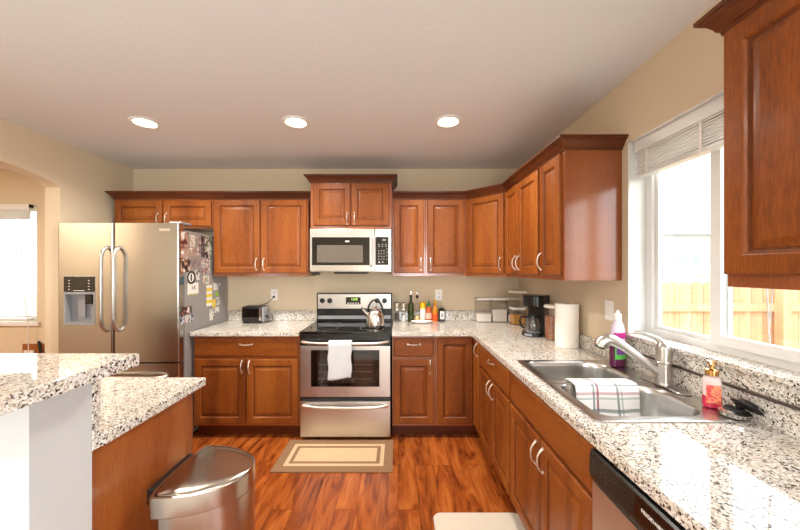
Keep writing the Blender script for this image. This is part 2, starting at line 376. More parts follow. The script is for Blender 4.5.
# kitchen window: fixed sash beyond, sliding sash nearer
wn = struct(bpy.data.objects.new('window_1', None), 'white vinyl sliding window above the sink', 'window'); COL.objects.link(wn)
wn.location = (XR, 1.36, 1.105)
def wy(d): return d-1.36
fx0, fx1 = .095, .135
mb = MB()
for a, b_, z0, z1 in ((.951, 1.775, -.012, .03), (.951, 1.775, 1.0, 1.044), (.951, .995, .03, 1.0), (1.729, 1.775, .03, 1.0)):
    mb.box(fx0, fx1, wy(a), wy(b_), z0, z1)
f = mb.build('window_frame', M['white'], wn, smooth=False); f['kind'] = 'structure'
mb = MB()
for a, b_, z0, z1 in ((.995, 1.395, .03, .072), (.995, 1.395, .96, 1.0), (.995, 1.04, .072, .96), (1.35, 1.395, .072, .96)): mb.box(fx0-.012, fx0+.012, wy(a), wy(b_), z0, z1)
s_ = mb.build('sash', M['white'], wn, smooth=False)
box_obj('pane', M['glass'], fx0-.002, fx0+.002, wy(1.04), wy(1.35), .072, .96, s_)
mb = MB()
for a, b_, z0, z1 in ((1.345, 1.729, .03, .05), (1.345, 1.729, .975, 1.0), (1.345, 1.402, .05, .975), (1.706, 1.729, .05, .975)): mb.box(fx0+.016, fx0+.034, wy(a), wy(b_), z0, z1)
s_ = mb.build('sash', M['white'], wn, smooth=False)
box_obj('pane', M['glass'], fx0+.024, fx0+.027, wy(1.402), wy(1.706), .05, .975, s_)
tag(MB().box(XR-.032, XR+.096, .952, 1.774, 1.0855, 1.104, .003).build('window_sill', M['granite']), 'granite sill slab along the bottom of the sink window', 'sill')
mb = MB()                                        # white painted reveal of the opening
mb.box(XR-.001, XR+.094, 1.7715, 1.7755, 1.105, 2.149).box(XR-.001, XR+.094, .9505, .9545, 1.105, 2.149).box(XR-.001, XR+.094, .955, 1.771, 2.145, 2.149)
struct(mb.build('trim_1', M['white'], smooth=False), 'white reveal lining of the sink window', 'trim')

# side-room window
w2 = struct(bpy.data.objects.new('window_2', None), 'bright window of the side room seen through the arch', 'window'); COL.objects.link(w2); w2.location = (-4.55, YB, .92)
mb = MB()
hx = (W2[1]-W2[0])/2-.002
for a, b_, z0, z1 in ((-hx, hx, -.008, .04), (-hx, hx, 1.16, 1.208), (-hx, -hx+.05, .04, 1.16), (hx-.05, hx, .04, 1.16), (-.025, .025, .04, 1.16)): mb.box(a, b_, .06, .11, z0, z1)
f = mb.build('window_frame', M['white'], w2, smooth=False)
box_obj('pane', M['glass'], -hx+.05, hx-.05, .083, .087, .04, 1.16, f)
MB().box(-hx-.03, hx+.045, -.03, -.001, -.055, -.012, .004).build('window_sill', M['white'], w2)
# bare frames of the unseen windows added behind the camera for fill
mb = MB()
for q in ((XR+.03, XR+.09, -2.85, -2.8, .8, 2.1), (XR+.03, XR+.09, -1.3, -1.25, .8, 2.1), (XR+.03, XR+.09, -2.08, -2.02, .8, 2.1), (XR+.03, XR+.09, -2.8, -1.3, .8, .85), (XR+.03, XR+.09, -2.8, -1.3, 2.05, 2.1)): mb.box(*q)
struct(mb.build('added_window_3', M['white'], smooth=False), 'unseen dining window frame added behind the camera to admit light', 'window')
mb = MB()
for q in ((0, .05, YF-.1, YF-.04, .95, 2.1), (1.05, 1.1, YF-.1, YF-.04, .95, 2.1), (.05, 1.05, YF-.1, YF-.04, .95, 1.0), (.05, 1.05, YF-.1, YF-.04, 2.05, 2.1)): mb.box(*q)
struct(mb.build('added_window_4', M['white'], smooth=False), 'unseen patio window frame added behind the camera to admit light', 'window')
mb = MB()
for q in ((XL-.1, XL-.04, -1.75, -1.7, .9, 2.0), (XL-.1, XL-.04, -.6, -.55, .9, 2.0), (XL-.1, XL-.04, -1.18, -1.12, .9, 2.0), (XL-.1, XL-.04, -1.7, -.6, .9, .95), (XL-.1, XL-.04, -1.7, -.6, 1.95, 2.0)): mb.box(*q)
struct(mb.build('added_window_5', M['white'], smooth=False), 'unseen living room window frame added behind the camera to admit light', 'window')

# ------------------------------------------------------------------ blinds
bl = thing('window_blind', 'raised white slat blind at the top of the sink window', 'blind', (XR+.05, 1.358, 1.95))
MB().box(-.03, -.012, -.40, .40, .135, .194, .003).build('valance', M['white'], bl)
MB().box(-.012, .03, -.40, .40, .150, .192, .003).build('headrail', M['white'], bl)
M['slat'] = plain('blind_slat', rgb(244, 240, 236), .5)
mb = MB()
for i in range(9):
    z = .028+i*.0125; o = .0015*math.sin(i*2.1)
    mb.box(-.022+o, .026+o, -.395, .395, z, z+.0045)
mb.build('slat_stack', M['slat'], bl, smooth=False)
MB().box(-.024, .028, -.396, .396, .0, .02, .004).build('bottom_rail', M['white'], bl)
for y in (-.28, .02, .32):
    MB().box(-.0262, -.0242, y-.006, y+.006, -.001, .148).build('ladder_tape', M['slat'], bl, smooth=False)
mb = MB(); zt = .15
for q, (dy, amp) in enumerate(((-.255, .018), (-.27, -.012))):
    mb.tube([(-.036+.004*q, dy+amp*math.sin(PI*t/14)+.03*(t/14)*(1 if q else .2), zt-t/14*(.93-.06*q)) for t in range(15)], .0022, 6)
mb.build('lift_cord', M['white'], bl)
M['slatw'] = plain('white_slat', rgb(244, 242, 238), .5)
b2 = thing('window_blind', 'lowered white slat blind in the side room beyond the arch', 'blind', (-4.55, YB-.035, .93))
MB().box(-.765, .735, -.03, .028, 1.14, 1.20, .004).build('headrail', M['white'], b2)
mb = MB()
for i in range(9): mb.box(-.755, .725, -.024, .024, 1.045+i*.0105, 1.0495+i*.0105)
for i in range(22):
    z = .04+i*.046; mb.rings([[(-.755, -.024, z), (-.755, .022, z+.012), (-.755, .022, z+.015), (-.755, -.024, z+.003)], [(.725, -.024, z), (.725, .022, z+.012), (.725, .022, z+.015), (.725, -.024, z+.003)]])
mb.build('slat_row', M['slatw'], b2, smooth=False)
MB().box(-.755, .725, -.024, .024, .0, .02, .004).build('bottom_rail', M['white'], b2)
MB().tube([(.66, -.028, 1.12), (.665, -.034, .7), (.70, -.034, .25), (.735, -.034, -.05), (.74, -.034, -.35)], .004, 6).build('lift_cord', M['white'], b2)
MB().box(.736, .744, -.03, .01, 1.165, 1.2, .002).build('bracket', M['blackmatte'], b2)

# ------------------------------------------------------------------ cabinets
def door(parent, name, x0, x1, z0, z1, raised=True, pull=None, grain='v', t=.02, fw=.052, m=None):
    def ring(i, n): return [(x0+i, -n, z0+i), (x1-i, -n, z0+i), (x1-i, -n, z1-i), (x0+i, -n, z1-i)]
    if raised: prof = [(0, .0005), (0, t-.006), (.002, t-.002), (.006, t), (fw-.004, t), (fw, t-.002), (fw+.004, t-.008), (fw+.009, t-.010), (fw+.014, t-.010), (fw+.036, t-.002), (fw+.039, t-.001)]
    else: prof = [(0, .0005), (0, t-.007), (.003, t-.004), (.009, t-.002), (.012, t)]
    mb = MB(); R_ = [ring(i, n) for i, n in prof]
    if raised:
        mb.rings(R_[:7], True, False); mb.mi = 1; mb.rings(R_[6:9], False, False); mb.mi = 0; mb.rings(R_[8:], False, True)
        bmesh.ops.remove_doubles(mb.bm, verts=mb.bm.verts, dist=1e-6)
    else: mb.rings(R_)
    o = mb.build(name, [m or M['wh' if grain == 'h' else 'wv'], M['groove']], parent, angle=24)
    if pull:
        hx, hz, horiz = pull; hl = .052; pts = []; rs = []
        for k in range(13):
            u = -1+2*k/12; out = t+.003+.024*(1-abs(u)**2.6); s = hl*u
            pts.append((hx+s, -out, hz) if horiz else (hx, -out, hz+s)); rs.append(.0042+.0022*abs(u)**6)
        mb = MB(); mb.tube(pts, rs, 8)
        for s in (-hl, hl):
            c = (hx+s, -t-.002, hz) if horiz else (hx, -t-.002, hz+s)
            mb.tube([(c[0], -t, c[2]), (c[0], -t-.005, c[2])], .0085, 10)
        mb.build('handle', M['nickel'], o)
    return o
def cabinet(name, label, loc, rotz, wd, dp, h, doors, drawers=(), toe=False, group=None, rail=.038, m=None):
    """front of the carcass at local y = 0, facing -y; doors/drawers = (x0, x1, z0, z1, pull)"""
    t = thing(name, label, 'cabinet', loc, rotz, group)
    z0 = .105 if toe else 0
    MB().box(.0005, wd-.0005, 0, dp, z0, h, .001, 1).build('carcass', M['wpanel'] if m is None else m, t)
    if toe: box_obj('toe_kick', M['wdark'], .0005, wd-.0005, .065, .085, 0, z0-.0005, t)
    for d in doors: door(t, 'door', *d[:4], True, d[4] if len(d) > 4 else None, fw=min(.055, (d[1]-d[0])*.24))
    for d in drawers: door(t, 'drawer', *d[:4], False, d[4] if len(d) > 4 else None, 'h')
    return t
R90 = -PI/2
UF, UB, UT = 3.09, 1.390, 2.134                     # upper cabinets: carcass face, bottom, top
G_UP, G_BASE = 'cherry wall cabinets', 'cherry base cabinets'
# over the refrigerator
cabinet('wall_cabinet', 'short two-door cherry cabinet above the refrigerator', (-2.71, UF, 1.849), 0, .945, YB-UF-.001, UT-1.849,
        [(.012, .462, .02, .262, (.430, .085, False)), (.478, .93, .02, .262, (.51, .085, False))], group=G_UP)
cabinet('wall_cabinet', 'tall two-door cherry cabinet above the toaster', (-1.764, UF, UB), 0, .906, YB-UF-.001, UT-UB,
        [(.012, .448, .03, .728, (.418, .115, False)), (.460, .894, .03, .728, (.49, .115, False))], group=G_UP)
mwc = cabinet('wall_cabinet', 'raised two-door cherry cabinet directly above the microwave', (-.825, 3.045, 1.838), 0, .768, YB-3.045-.001, .45,
        [(.03, .379, .03, .425, (.35, .095, False)), (.388, .738, .03, .425, (.418, .095, False))], group=G_UP)
cabinet('wall_cabinet', 'narrow single-door cherry cabinet right of the microwave', (-.055, UF, UB), 0, .315, YB-UF-.001, UT-UB,
        [(.018, .30, .03, .728, (.272, .115, False))], group=G_UP)
cabinet('wall_cabinet', 'single-door cherry cabinet between the narrow one and the corner', (.261, UF, UB), 0, .388, YB-UF-.001, UT-UB,
        [(.02, .368, .03, .728, (.048, .115, False))], group=G_UP)
dc = thing('wall_cabinet', 'angled single-door cherry cabinet across the back right corner', 'cabinet', (.65, UF, UB), -PI/4, G_UP)
def dl(x, y):                                        # world to the angled cabinet's own axes
    a, b_ = x-.65, y-UF; c = math.sqrt(.5); return (a*c-b_*c, a*c+b_*c)
poly = [dl(*p) for p in ((.65, UF), (.94, UF-.29), (XR-.001, UF-.29), (XR-.001, YB-.001), (.65, YB-.001))]
MB().prism(poly, 0, UT-UB).build('carcass', M['wpanel'], dc, smooth=False)
door(dc, 'door', .018, .392, .03, .728, True, (.362, .115, False))
YD = UF-.29                                          # 2.80
cabinet('wall_cabinet', 'two-door cherry cabinet on the right wall beside the corner', (.94, YD-.001, UB), R90, .676, XR-.94-.001, UT-UB,
        [(.012, .302, .03, .728, (.27, .115, False)), (.312, .664, .03, .728, (.345, .115, False))], group=G_UP)
rc = cabinet('wall_cabinet', 'single-door cherry cabinet with broad end panel beside the window', (.94, YD-.678, UB), R90, .30, XR-.94-.001, UT-UB,
        [(.018, .272, .03, .728, (.048, .115, False))], group=G_UP)
YE = YD-.678-.30                                     # its near end
nc = cabinet('wall_cabinet', 'cherry cabinet seen close up on the near side of the window', (.945, .927, 1.402), R90, .76, XR-.945-.001, UT-1.402,
        [(.006, .374, .036, .722, (.33, .115, False)), (.386, .754, .036, .722, (.43, .115, False))], group=G_UP)
# crown mouldings
PROF = [(0, 0), (.007, 0), (.010, .012), (.016, .016), (.020, .026), (.032, .043), (.042, .049), (.044, .055), (.050, .056), (.050, .068), (0, .068)]
def crown(path, z, name, parent=None, k=1.0):
    n = len(path); P = [Vector(p) for p in path]; rings = []
    for i in range(n):
        ds = []
        if i > 0: ds.append((P[i]-P[i-1]).normalized())
        if i < n-1: ds.append((P[i+1]-P[i]).normalized())
        ns = [Vector((d.y, -d.x)) for d in ds]
        if len(ns) == 2: q = ns[0]+ns[1]; q = q/q.dot(ns[0])
        else: q = ns[0]
        rings.append([(P[i].x+q.x*o*k, P[i].y+q.y*o*k, z+h*k) for o, h in PROF])
    inv = parent.matrix_basis.inverted() if parent else Matrix()
    rings = [[inv @ Vector(p) for p in r] for r in rings]
    return MB().rings(rings).build(name, M['crown'], parent, angle=20)
ZK = 2.1265
tag(crown([(-2.711, YB-.001), (-2.711, UF-.001), (-.828, UF-.001)], ZK, 'crown_molding'), 'cherry crown molding along the cabinets left of the microwave', 'crown molding')
tag(crown([(-.054, UF-.001), (.65, UF-.001), (.939, YD-.001), (.939, YE-.001), (XR-.001, YE-.001)], ZK, 'crown_molding'), 'cherry crown molding running around the right corner cabinets', 'crown molding')
for o in (mwc, nc): o.matrix_basis = Matrix.LocRotScale(o.location, o.rotation_euler, None)
crown([(-.826, YB-.002), (-.826, 3.044), (-.056, 3.044), (-.056, YB-.002)], 2.272, 'crown_molding', mwc, 1.0)
crown([(XR-.002, .928), (.944, .928), (.944, .16)], ZK, 'crown_molding', nc, 1.0)

# base cabinets
BF, CB, CT = 2.79, .884, .922                        # carcass face, underside and top of the counters
BH = CB-.001
cabinet('base_cabinet', 'wide cherry base cabinet below the toaster with one long drawer', (-1.762, BF, 0), 0, .915, YB-BF-.001, BH,
        [(.012, .452, .13, .682, (.425, .62, False)), (.462, .904, .13, .682, (.489, .62, False))], [(.012, .904, .703, .862, (.458, .812, True))], True, G_BASE)
cabinet('base_cabinet', 'narrow cherry base cabinet right of the range with drawer and door', (-.05, BF, 0), 0, .372, YB-BF-.001, BH,
        [(.014, .357, .13, .682, (.325, .62, False))], [(.014, .357, .703, .862, (.186, .812, True))], True, G_BASE)
RF = .665
# corner cabinet with two doors meeting in the corner
cc = thing('base_cabinet', 'corner cherry base cabinet whose two tall doors meet at a right angle', 'cabinet', (.323, BF, 0), 0, G_BASE)
poly = [(x-.323, y-BF) for x, y in ((.3235, BF), (RF, BF), (RF, 2.585), (XR-.001, 2.585), (XR-.001, YB-.001), (.3235, YB-.001))]
MB().prism(poly, .105, BH).build('carcass', M['wpanel'], cc, smooth=False)
poly = [(x-.323, y-BF) for x, y in ((.3235, BF+.065), (RF+.065, BF+.065), (RF+.065, 2.585), (RF+.085, 2.585), (RF+.085, BF+.085), (.3235, BF+.085))]
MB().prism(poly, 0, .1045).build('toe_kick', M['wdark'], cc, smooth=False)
door(cc, 'door', .014, .318, .13, .862, True)
d2 = door(cc, 'door', .022, .198, .13, .862, True, (.165, .80, False), fw=.042)
d2.location = (RF-.323, 0, 0); d2.rotation_euler.z = R90
cabinet('base_cabinet', 'cherry base cabinet between the corner and the sink with drawer over two doors', (RF, 2.584, 0), R90, .706, XR-RF-.001, BH,
        [(.012, .348, .13, .682, (.318, .62, False)), (.356, .694, .13, .682, (.386, .62, False))], [(.012, .694, .703, .862, (.353, .812, True))], True, G_BASE)
# sink base is an open box so that the bowls hang inside it
sb = thing('base_cabinet', 'cherry sink base cabinet with a plain false drawer front and two doors', 'cabinet', (RF, 1.877, 0), R90, G_BASE)
mb = MB(); dpt = XR-RF-.001
mb.box(.0005, .8145, 0, .019, .105, BH).box(.0005, .018, .019, dpt, .105, BH).box(.797, .8145, .019, dpt, .105, BH).box(.018, .797, .019, dpt, .105, .12).box(.018, .797, dpt-.006, dpt, .12, BH)
mb.build('carcass', M['wpanel'], sb, smooth=False)
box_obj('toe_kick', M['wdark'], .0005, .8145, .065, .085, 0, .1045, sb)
door(sb, 'drawer_front', .012, .803, .703, .862, False, None, 'h')
door(sb, 'door', .012, .402, .13, .682, True, (.372, .60, False)); door(sb, 'door', .41, .803, .13, .682, True, (.44, .60, False))
cabinet('base_cabinet', 'cherry base cabinet at the near end past the dishwasher', (RF, .452, 0), R90, .6, XR-RF-.001, BH,
        [(.012, .588, .13, .682, (.05, .62, False))], [(.012, .588, .703, .862, (.30, .812, True))], True, G_BASE)
# peninsula base
pc = thing('base_cabinet', 'peninsula base cabinet with plain cherry end panel behind the trash can', 'cabinet', (-.97, 1.009, 0), 0, G_BASE)
MB().box(-1.8, -.019, .0, .535, .1, BH).build('carcass', M['wpanel'], pc, smooth=False)
MB().box(-.019, 0, .0, .468, .0, BH, .001, 1).build('end_panel', M['wpanel'], pc)
MB().box(-.019, -.003, .4685, .4865, .0, BH, .001, 1).build('face_frame', M['wv'], pc)
for i in range(4):
    d_ = door(pc, 'door', -1.78+i*.44, -1.35+i*.44, .13, .862, True, (-1.38+i*.44, .78, False))
    d_.location = (-1.8, .535, 0); d_.rotation_euler.z = PI
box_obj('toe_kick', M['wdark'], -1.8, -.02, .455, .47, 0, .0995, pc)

# ------------------------------------------------------------------ granite
def bev_box(name, x0, x1, y0, y1, z0, z1, parent, bev=.004): return MB().box(x0, x1, y0, y1, z0, z1, bev).build(name, M['granite'], parent)
ct = thing('countertop', 'granite countertop left of the range under the toaster', 'countertop', (-1.3, 3.07, CB))
bev_box('slab', -.474, .452, -.32, .329, 0, CT-CB, ct)
bev_box('backsplash', -.474, .452, .309, .3295, CT-CB+.0005, .140, ct, .003)
ct = thing('countertop', 'long granite countertop wrapping the corner past the sink', 'countertop', (.62, 2.0, CB))
ox, oy = .62, 2.0
SX0, SX1, SY0, SY1 = .695, 1.222, 1.125, 1.862      # cut-out for the sink
mb = MB(); t_ = CT-CB
mb.mi = 0
FX = .625
def slabs(mb, z0, z1):
    xs = [-.052, FX, SX0, SX1, XR-.001]; ys = [-.15, SY0, SY1, 2.75, YB-.001]
    keep = lambda i, j: (i == 0 and j == 3) or (i >= 1 and not (i == 2 and j == 1))
    V = {}
    def v(i, j, z):
        k = (i, j, z)
        if k not in V: V[k] = mb.bm.verts.new((xs[i]-ox, ys[j]-oy, z))
        return V[k]
    for i in range(4):
        for j in range(4):
            if not keep(i, j): continue
            mb._f([v(i, j, z1), v(i+1, j, z1), v(i+1, j+1, z1), v(i, j+1, z1)]); mb._f([v(i, j, z0), v(i, j+1, z0), v(i+1, j+1, z0), v(i+1, j, z0)])
            for (a, b_, di, dj) in (((i, j), (i+1, j), 0, -1), ((i+1, j), (i+1, j+1), 1, 0), ((i+1, j+1), (i, j+1), 0, 1), ((i, j+1), (i, j), -1, 0)):
                ii, jj = i+di, j+dj
                if not (0 <= ii < 4 and 0 <= jj < 4 and keep(ii, jj)): mb._f([v(*a, z0), v(*b_, z0), v(*b_, z1), v(*a, z1)])
slabs(mb, 0, t_)
bmesh.ops.recalc_face_normals(mb.bm, faces=mb.bm.faces)
bmesh.ops.bevel(mb.bm, geom=[e for e in mb.bm.edges if len(e.link_faces) == 2 and e.calc_face_angle(0) > .5], offset=.004, segments=2, affect='EDGES')
mb.build('slab', M['granite'], ct)
bev_box('backsplash', -.052-ox, XR-.022-ox, YB-.021-oy, YB-.0015-oy, t_+.0005, .140, ct, .003)
bev_box('backsplash', XR-.021-ox, XR-.0015-ox, 1.779-oy, YB-.022-oy, t_+.0005, .128, ct, .003)
bev_box('backsplash', XR-.021-ox, XR-.0015-ox, -.15-oy, 1.778-oy, t_+.0005, .128, ct, .003)
bev_box('apron', XR-.017-ox, XR-.0015-ox, .94-oy, 1.777-oy, .1385, 1.085-CB, ct, .002)
cab = MB().tube([(XR-.0245, y, CB+.134+.0012*math.sin(y*9)) for y in [1.70-.05*i for i in range(37)]], .0048, 8).build('cable', plain('dark_cable', rgb(66, 56, 50), .45))
tag(cab, 'thin dark cable running along the granite backsplash behind the faucet', 'cable')
ct = thing('countertop', 'lower granite countertop of the peninsula behind the raised bar', 'countertop', (-1.5, 1.3, CB))
bev_box('slab', -1.28, .555, -.264, .292, 0, t_, ct, .005)
bev_box('backsplash', -1.28, .548, -.2915, -.2645, 0, 1.135-CB, ct, .003)
br = MB().box(XL+.005, -.848, .60, 1.062, 1.1365, 1.177, .005).build('bar_top', M['granite']); tag(br, 'raised granite bar top in the left foreground', 'countertop')

# ------------------------------------------------------------------ recessed lights
for i, (x, y) in enumerate(((-1.823, 2.327), (-.733, 2.32), (.358, 2.31))):
    t = thing('recessed_light', ('round lit ceiling light above the refrigerator side', 'middle round lit ceiling light in front of the range', 'round lit ceiling light nearest the right wall')[i], 'ceiling light', (x, y, ZC-.012), 0, 'recessed ceiling lights')
    MB().rings([[(r*math.cos(2*PI*k/32), r*math.sin(2*PI*k/32), z) for k in range(32)] for r, z in ((.096, .0115), (.094, .004), (.078, .0), (.070, .004), (.068, .0115))], False, False).build('trim_ring', M['white'], t)
    MB().rings([[(r*math.cos(2*PI*k/32), r*math.sin(2*PI*k/32), z) for k in range(32)] for r, z in ((.067, .0115), (.067, .006), (.03, .005))]).build('diffuser', M['lamp'], t)
    lo = area('recessed_lamp', (0, 0, -.002), (0, 0, 0), .13, .13, 13, (1, .94, .84), 'DISK', math.radians(150)); lo.parent = t
for x, y in ((-1.6, -1.2), (.2, -1.2)):  # unseen ceiling lamps added behind the camera as fill
    area('added_fill_ceiling', (x, y, ZC-.01), (0, 0, 0), .15, .15, 16, (1, .965, .90), 'DISK')
area('added_fill_side_room', (-4.4, 1.2, ZC-.01), (0, 0, 0), .5, .5, 45, (1, .90, .76), 'DISK')  # unseen lamp added to brighten the side room walls

# ------------------------------------------------------------------ refrigerator
fr = thing('refrigerator', 'stainless steel refrigerator with two upper doors and a bottom freezer drawer', 'refrigerator', (-2.28, 2.66, 0))
FW = .495
MB().box(-FW, FW, .045, .715, .03, 1.783, .006).build('body', M['fridgeside'], fr)
MB().box(-FW+.03, FW-.03, .08, .70, 0, .0295).build('base', M['black'], fr)
zd0, zd1 = .70, 1.833; ty = .04
# left door with the dispenser cut into it
L0, L1, D0, D1, Dz0, Dz1 = -FW, -.044, -.44, -.187, 1.0, 1.40
mb = MB()
pl = rrect(L0, L1, -.03, ty, .016, 4)
mb.prism(pl, zd0, Dz0); mb.prism(pl, Dz1, zd1)
def clip(xa, xb): return [(min(max(x, xa), xb), y) for x, y in pl]
for xa, xb in ((L0, D0), (D1, L1)):
    q = []
    for p in clip(xa, xb):
        if not q or (abs(p[0]-q[-1][0])+abs(p[1]-q[-1][1])) > 1e-6: q.append(p)
    if abs(q[0][0]-q[-1][0])+abs(q[0][1]-q[-1][1]) < 1e-6: q.pop()
    if xa == L0: q = [p for p in rrect(L0, D0, -.03, ty, [1e-5, .016, .016, 1e-5], 4)]
    else: q = [p for p in rrect(D1, L1, -.03, ty, [.016, 1e-5, 1e-5, .016], 4)]
    mb.prism(q, Dz0, Dz1)
mb.box(D0, D1, .03, ty, Dz0, Dz1)
dl_ = mb.build('door', M['steelv'], fr, angle=30)
MB().box(D0+.001, D1-.001, -.034, .029, 1.272, Dz1-.001, .002).build('dispenser_display', M['blackglass'], dl_)
mb = MB()
mb.box(D0+.001, D0+.012, -.033, .029, Dz0+.001, 1.271).box(D1-.012, D1-.001, -.033, .029, Dz0+.001, 1.271).box(D0+.012, D1-.012, -.033, .029, Dz0+.001, Dz0+.022).box(D0+.012, D1-.012, .02, .029, Dz0+.022, 1.271)
mb.box(D0+.012, D1-.012, -.033, .02, 1.252, 1.271)
mb.build('dispenser_bay', M['greyplastic'], dl_, smooth=False)
MB().box(D0+.15, D0+.205, -.01, .0195, 1.17, 1.251, .004).build('dispenser_nozzle', M['black'], dl_)
MB().prism([(D0+.09, .0), (D0+.145, .0), (D0+.135, .0195), (D0+.10, .0195)], 1.06, 1.2).build('dispenser_paddle', M['greyplastic'], dl_)
mb = MB()
for r in range(4):
    for c in (0, 1): mb.box(D0+.04+c*.16, D0+.052+c*.16, -.0348, -.0338, 1.29+r*.024, 1.295+r*.024)
mb.box(D0+.08, D0+.17, -.0348, -.0338, 1.281, 1.285)
mb.build('button_marks', M['whiteplastic'], dl_, smooth=False)
drr = MB().prism(rrect(-.036, FW, -.03, ty, .016, 4), zd0, zd1).build('door', M['steelv'], fr, angle=30)
MB().box(.335, .425, -.033, -.0305, 1.765, 1.788, .001, 1).build('badge', M['nickel'], drr)
def bow(x, z0, z1, par):
    n = 48; pts = []
    for k in range(n+1):
        u = -1+2*k/n; pts.append((x, -.034-.055*(1-abs(u)**11), (z0+z1)/2+(z1-z0)/2*u))
    MB().tube(pts, .0135, 12).build('handle', M['dnickel'], par)
bow(-.085, .955, 1.635, dl_); bow(.012, .955, 1.635, drr)
dw = MB().prism(rrect(-FW, FW, -.03, ty, .016, 4), .065, zd0-.012).build('freezer_drawer', M['steelv'], fr, angle=30)
pts = [(-.40+.80*k/40, -.034-.05*(1-abs(-1+k/20)**11), .585) for k in range(41)]
MB().tube(pts, .0135, 12).build('handle', M['dnickel'], dw)
MB().box(FW-.10, FW-.005, .0, .14, 1.8335, 1.85, .004).build('hinge_cover', M['greyplastic'], fr)

# photos, cards and magnets on the side of the refrigerator
sk = rgb(188, 150, 126); dk = rgb(42, 32, 34); wh = rgb(236, 232, 226); bl_ = rgb(70, 110, 160); rd = rgb(112, 52, 48); tn = rgb(170, 140, 110); gy = rgb(130, 120, 122); pk = rgb(176, 152, 150); gn = rgb(110, 130, 80); tl = rgb(110, 150, 155)
GP = 'photos and notes on the refrigerator side'
FS = -2.28+FW
def px(x, y):
    d = -FS*FPX/(398-x); return d, CAMH-(y-270)*d/FPX
ITEMS = [
 ('photo', 'dark portrait photo at the top front corner of the refrigerator side', (181, 188, 232, 244), [dk, rd, sk, wh]),
 ('photo', 'skin-toned photo below the dark portrait on the refrigerator side', (181, 188.5, 245, 258), [rd, sk, pk, wh]),
 ('photo', 'small cream photo strip near the top of the refrigerator side', (190, 195, 235, 247), [gy, wh, tn, wh]),
 ('photo', 'pink and brown photo under the cream strip on the refrigerator', (189.5, 196.5, 248, 257), [dk, pk, tn, wh]),
 ('photo', 'tall brown photo in the middle of the upper refrigerator row', (196.8, 200.4, 237, 256), [dk, gy, pk, wh]),
 ('photo', 'nearly black narrow photo on the refrigerator beside the tall brown one', (201, 204.6, 236, 257), [dk, dk, gy, dk]),
 ('photo', 'white-bordered photo strip at the far top of the refrigerator side', (205, 211.5, 237, 258), [wh, dk, gn, wh, dk]),
 ('photo', 'black and white group photo at mid height on the front refrigerator edge', (181, 190, 259, 272), [dk, dk, sk, wh]),
 ('photo', 'plain mauve photo in the middle of the refrigerator side', (190, 200, 259, 267), [gy, gy, pk, gy]),
 ('photo', 'blue and red photo at mid height near the cabinet', (201.5, 210, 259, 274), [bl_, wh, rd, wh, rd]),
 ('photo', 'small grey photo just right of the round black magnet', (195, 200, 270, 280), [dk, gy, wh, sk]),
 ('photo', 'teal and tan photo right above the yellow striped paper', (203, 210, 275.5, 284), [tl, wh, tn, sk]),
 ('photo', 'wide colourful photo low on the refrigerator side', (180.5, 192, 306.5, 314.5), [dk, gn, dk, rd, wh]),
 ('photo', 'wide bluish photo lowest on the refrigerator side', (180.5, 193, 315.5, 323), [dk, bl_, wh, pk, dk]),
 ('photo', 'small black and white strip under the yellow card', (209.5, 214, 309, 320), [dk, wh, wh, dk]),
 ('note', 'white note at the back edge of the refrigerator level with the stripes', (213.5, 220, 283, 290), [wh, wh, wh, bl_]),
 ('note', 'white note under the green magnet near the counter', (215.8, 219.5, 297, 305.5), [wh, wh, gy, wh]),
 ('note', 'lowest white note at the back edge of the refrigerator', (215, 219, 307, 312.5), [wh, wh, wh, gy]),
 ('card', 'plain yellow card hanging beside the striped paper', (212.4, 215.4, 299, 307.5), [rgb(240, 200, 60), rgb(245, 212, 90)]),
]
for i, (nm, lab, (x0, x1, y0, y1), cols) in enumerate(ITEMS):
    d0, _ = px(x0, 270); d1, _ = px(x1, 270); dm = (d0+d1)/2
    _, z1 = px(398+FS*FPX/dm, y0); _, z0 = px(398+FS*FPX/dm, y1)
    hw, hh = (d1-d0)/2, (z1-z0)/2
    o = box_obj(nm, picture('print_%d' % i, cols, 15+5*(i % 3), i+1), .0004, .0016, -hw, hw, -hh, hh); o.location = (FS, dm, (z0+z1)/2); o.rotation_euler.x = .02*math.sin(i*5)
    tag(o, lab, nm, GP)
# striped paper
d0, _ = px(206.3, 270); d1, _ = px(212, 270); dm = (d0+d1)/2; z1 = CAMH-(285-270)*dm/FPX; z0 = CAMH-(306-270)*dm/FPX
mb = MB(); n_ = 7
for k in range(n_):
    mb.mi = 0 if k % 2 else 1; mb.box(.0004, .0014, d0-dm, d1-dm, (z0-z1)/2+(z1-z0)*k/n_, (z0-z1)/2+(z1-z0)*(k+1)/n_)
o = mb.build('note', [plain('yellow_stripe', rgb(240, 205, 60), .7), M['paper']], smooth=False); o.location = (FS, dm, (z0+z1)/2); tag(o, 'tall white note with broad yellow stripes on the refrigerator side', 'note', GP)
# card with a number, and magnets
d, z = px(193, 288.5)
c14 = thing('card', 'white square card reading 14 below the round magnet', 'card', (FS, d, z), 0, GP)
box_obj('sheet', M['paper'], .0004, .0016, -.075, .075, -.05, .05, c14)
writing('number', '14', .055, M['blackmatte'], c14, Matrix.Translation((.0022, 0, .005)) @ Matrix.Rotation(PI/2, 4, 'Z') @ Matrix.Rotation(PI/2, 4, 'X'), .0005)
MB().box(.0017, .0025, -.06, .06, -.055, -.043).build('border', plain('card_border', rgb(200, 190, 120), .6), c14)
d, z = px(190.5, 277.5)
rg = thing('magnet', 'round black and white magnet overlapping the photos on the refrigerator', 'magnet', (FS, d, z), 0, GP)
def disc(r0, r1, x0, x1): return [[(x, r*math.cos(2*PI*k/28), r*math.sin(2*PI*k/28)) for k in range(28)] for r, x in ((r0, x0), (r1, x0), (r1, x1), (r0, x1))]
MB().rings(disc(.001, .055, .003, .006)).build('disc', M['whiteplastic'], rg)
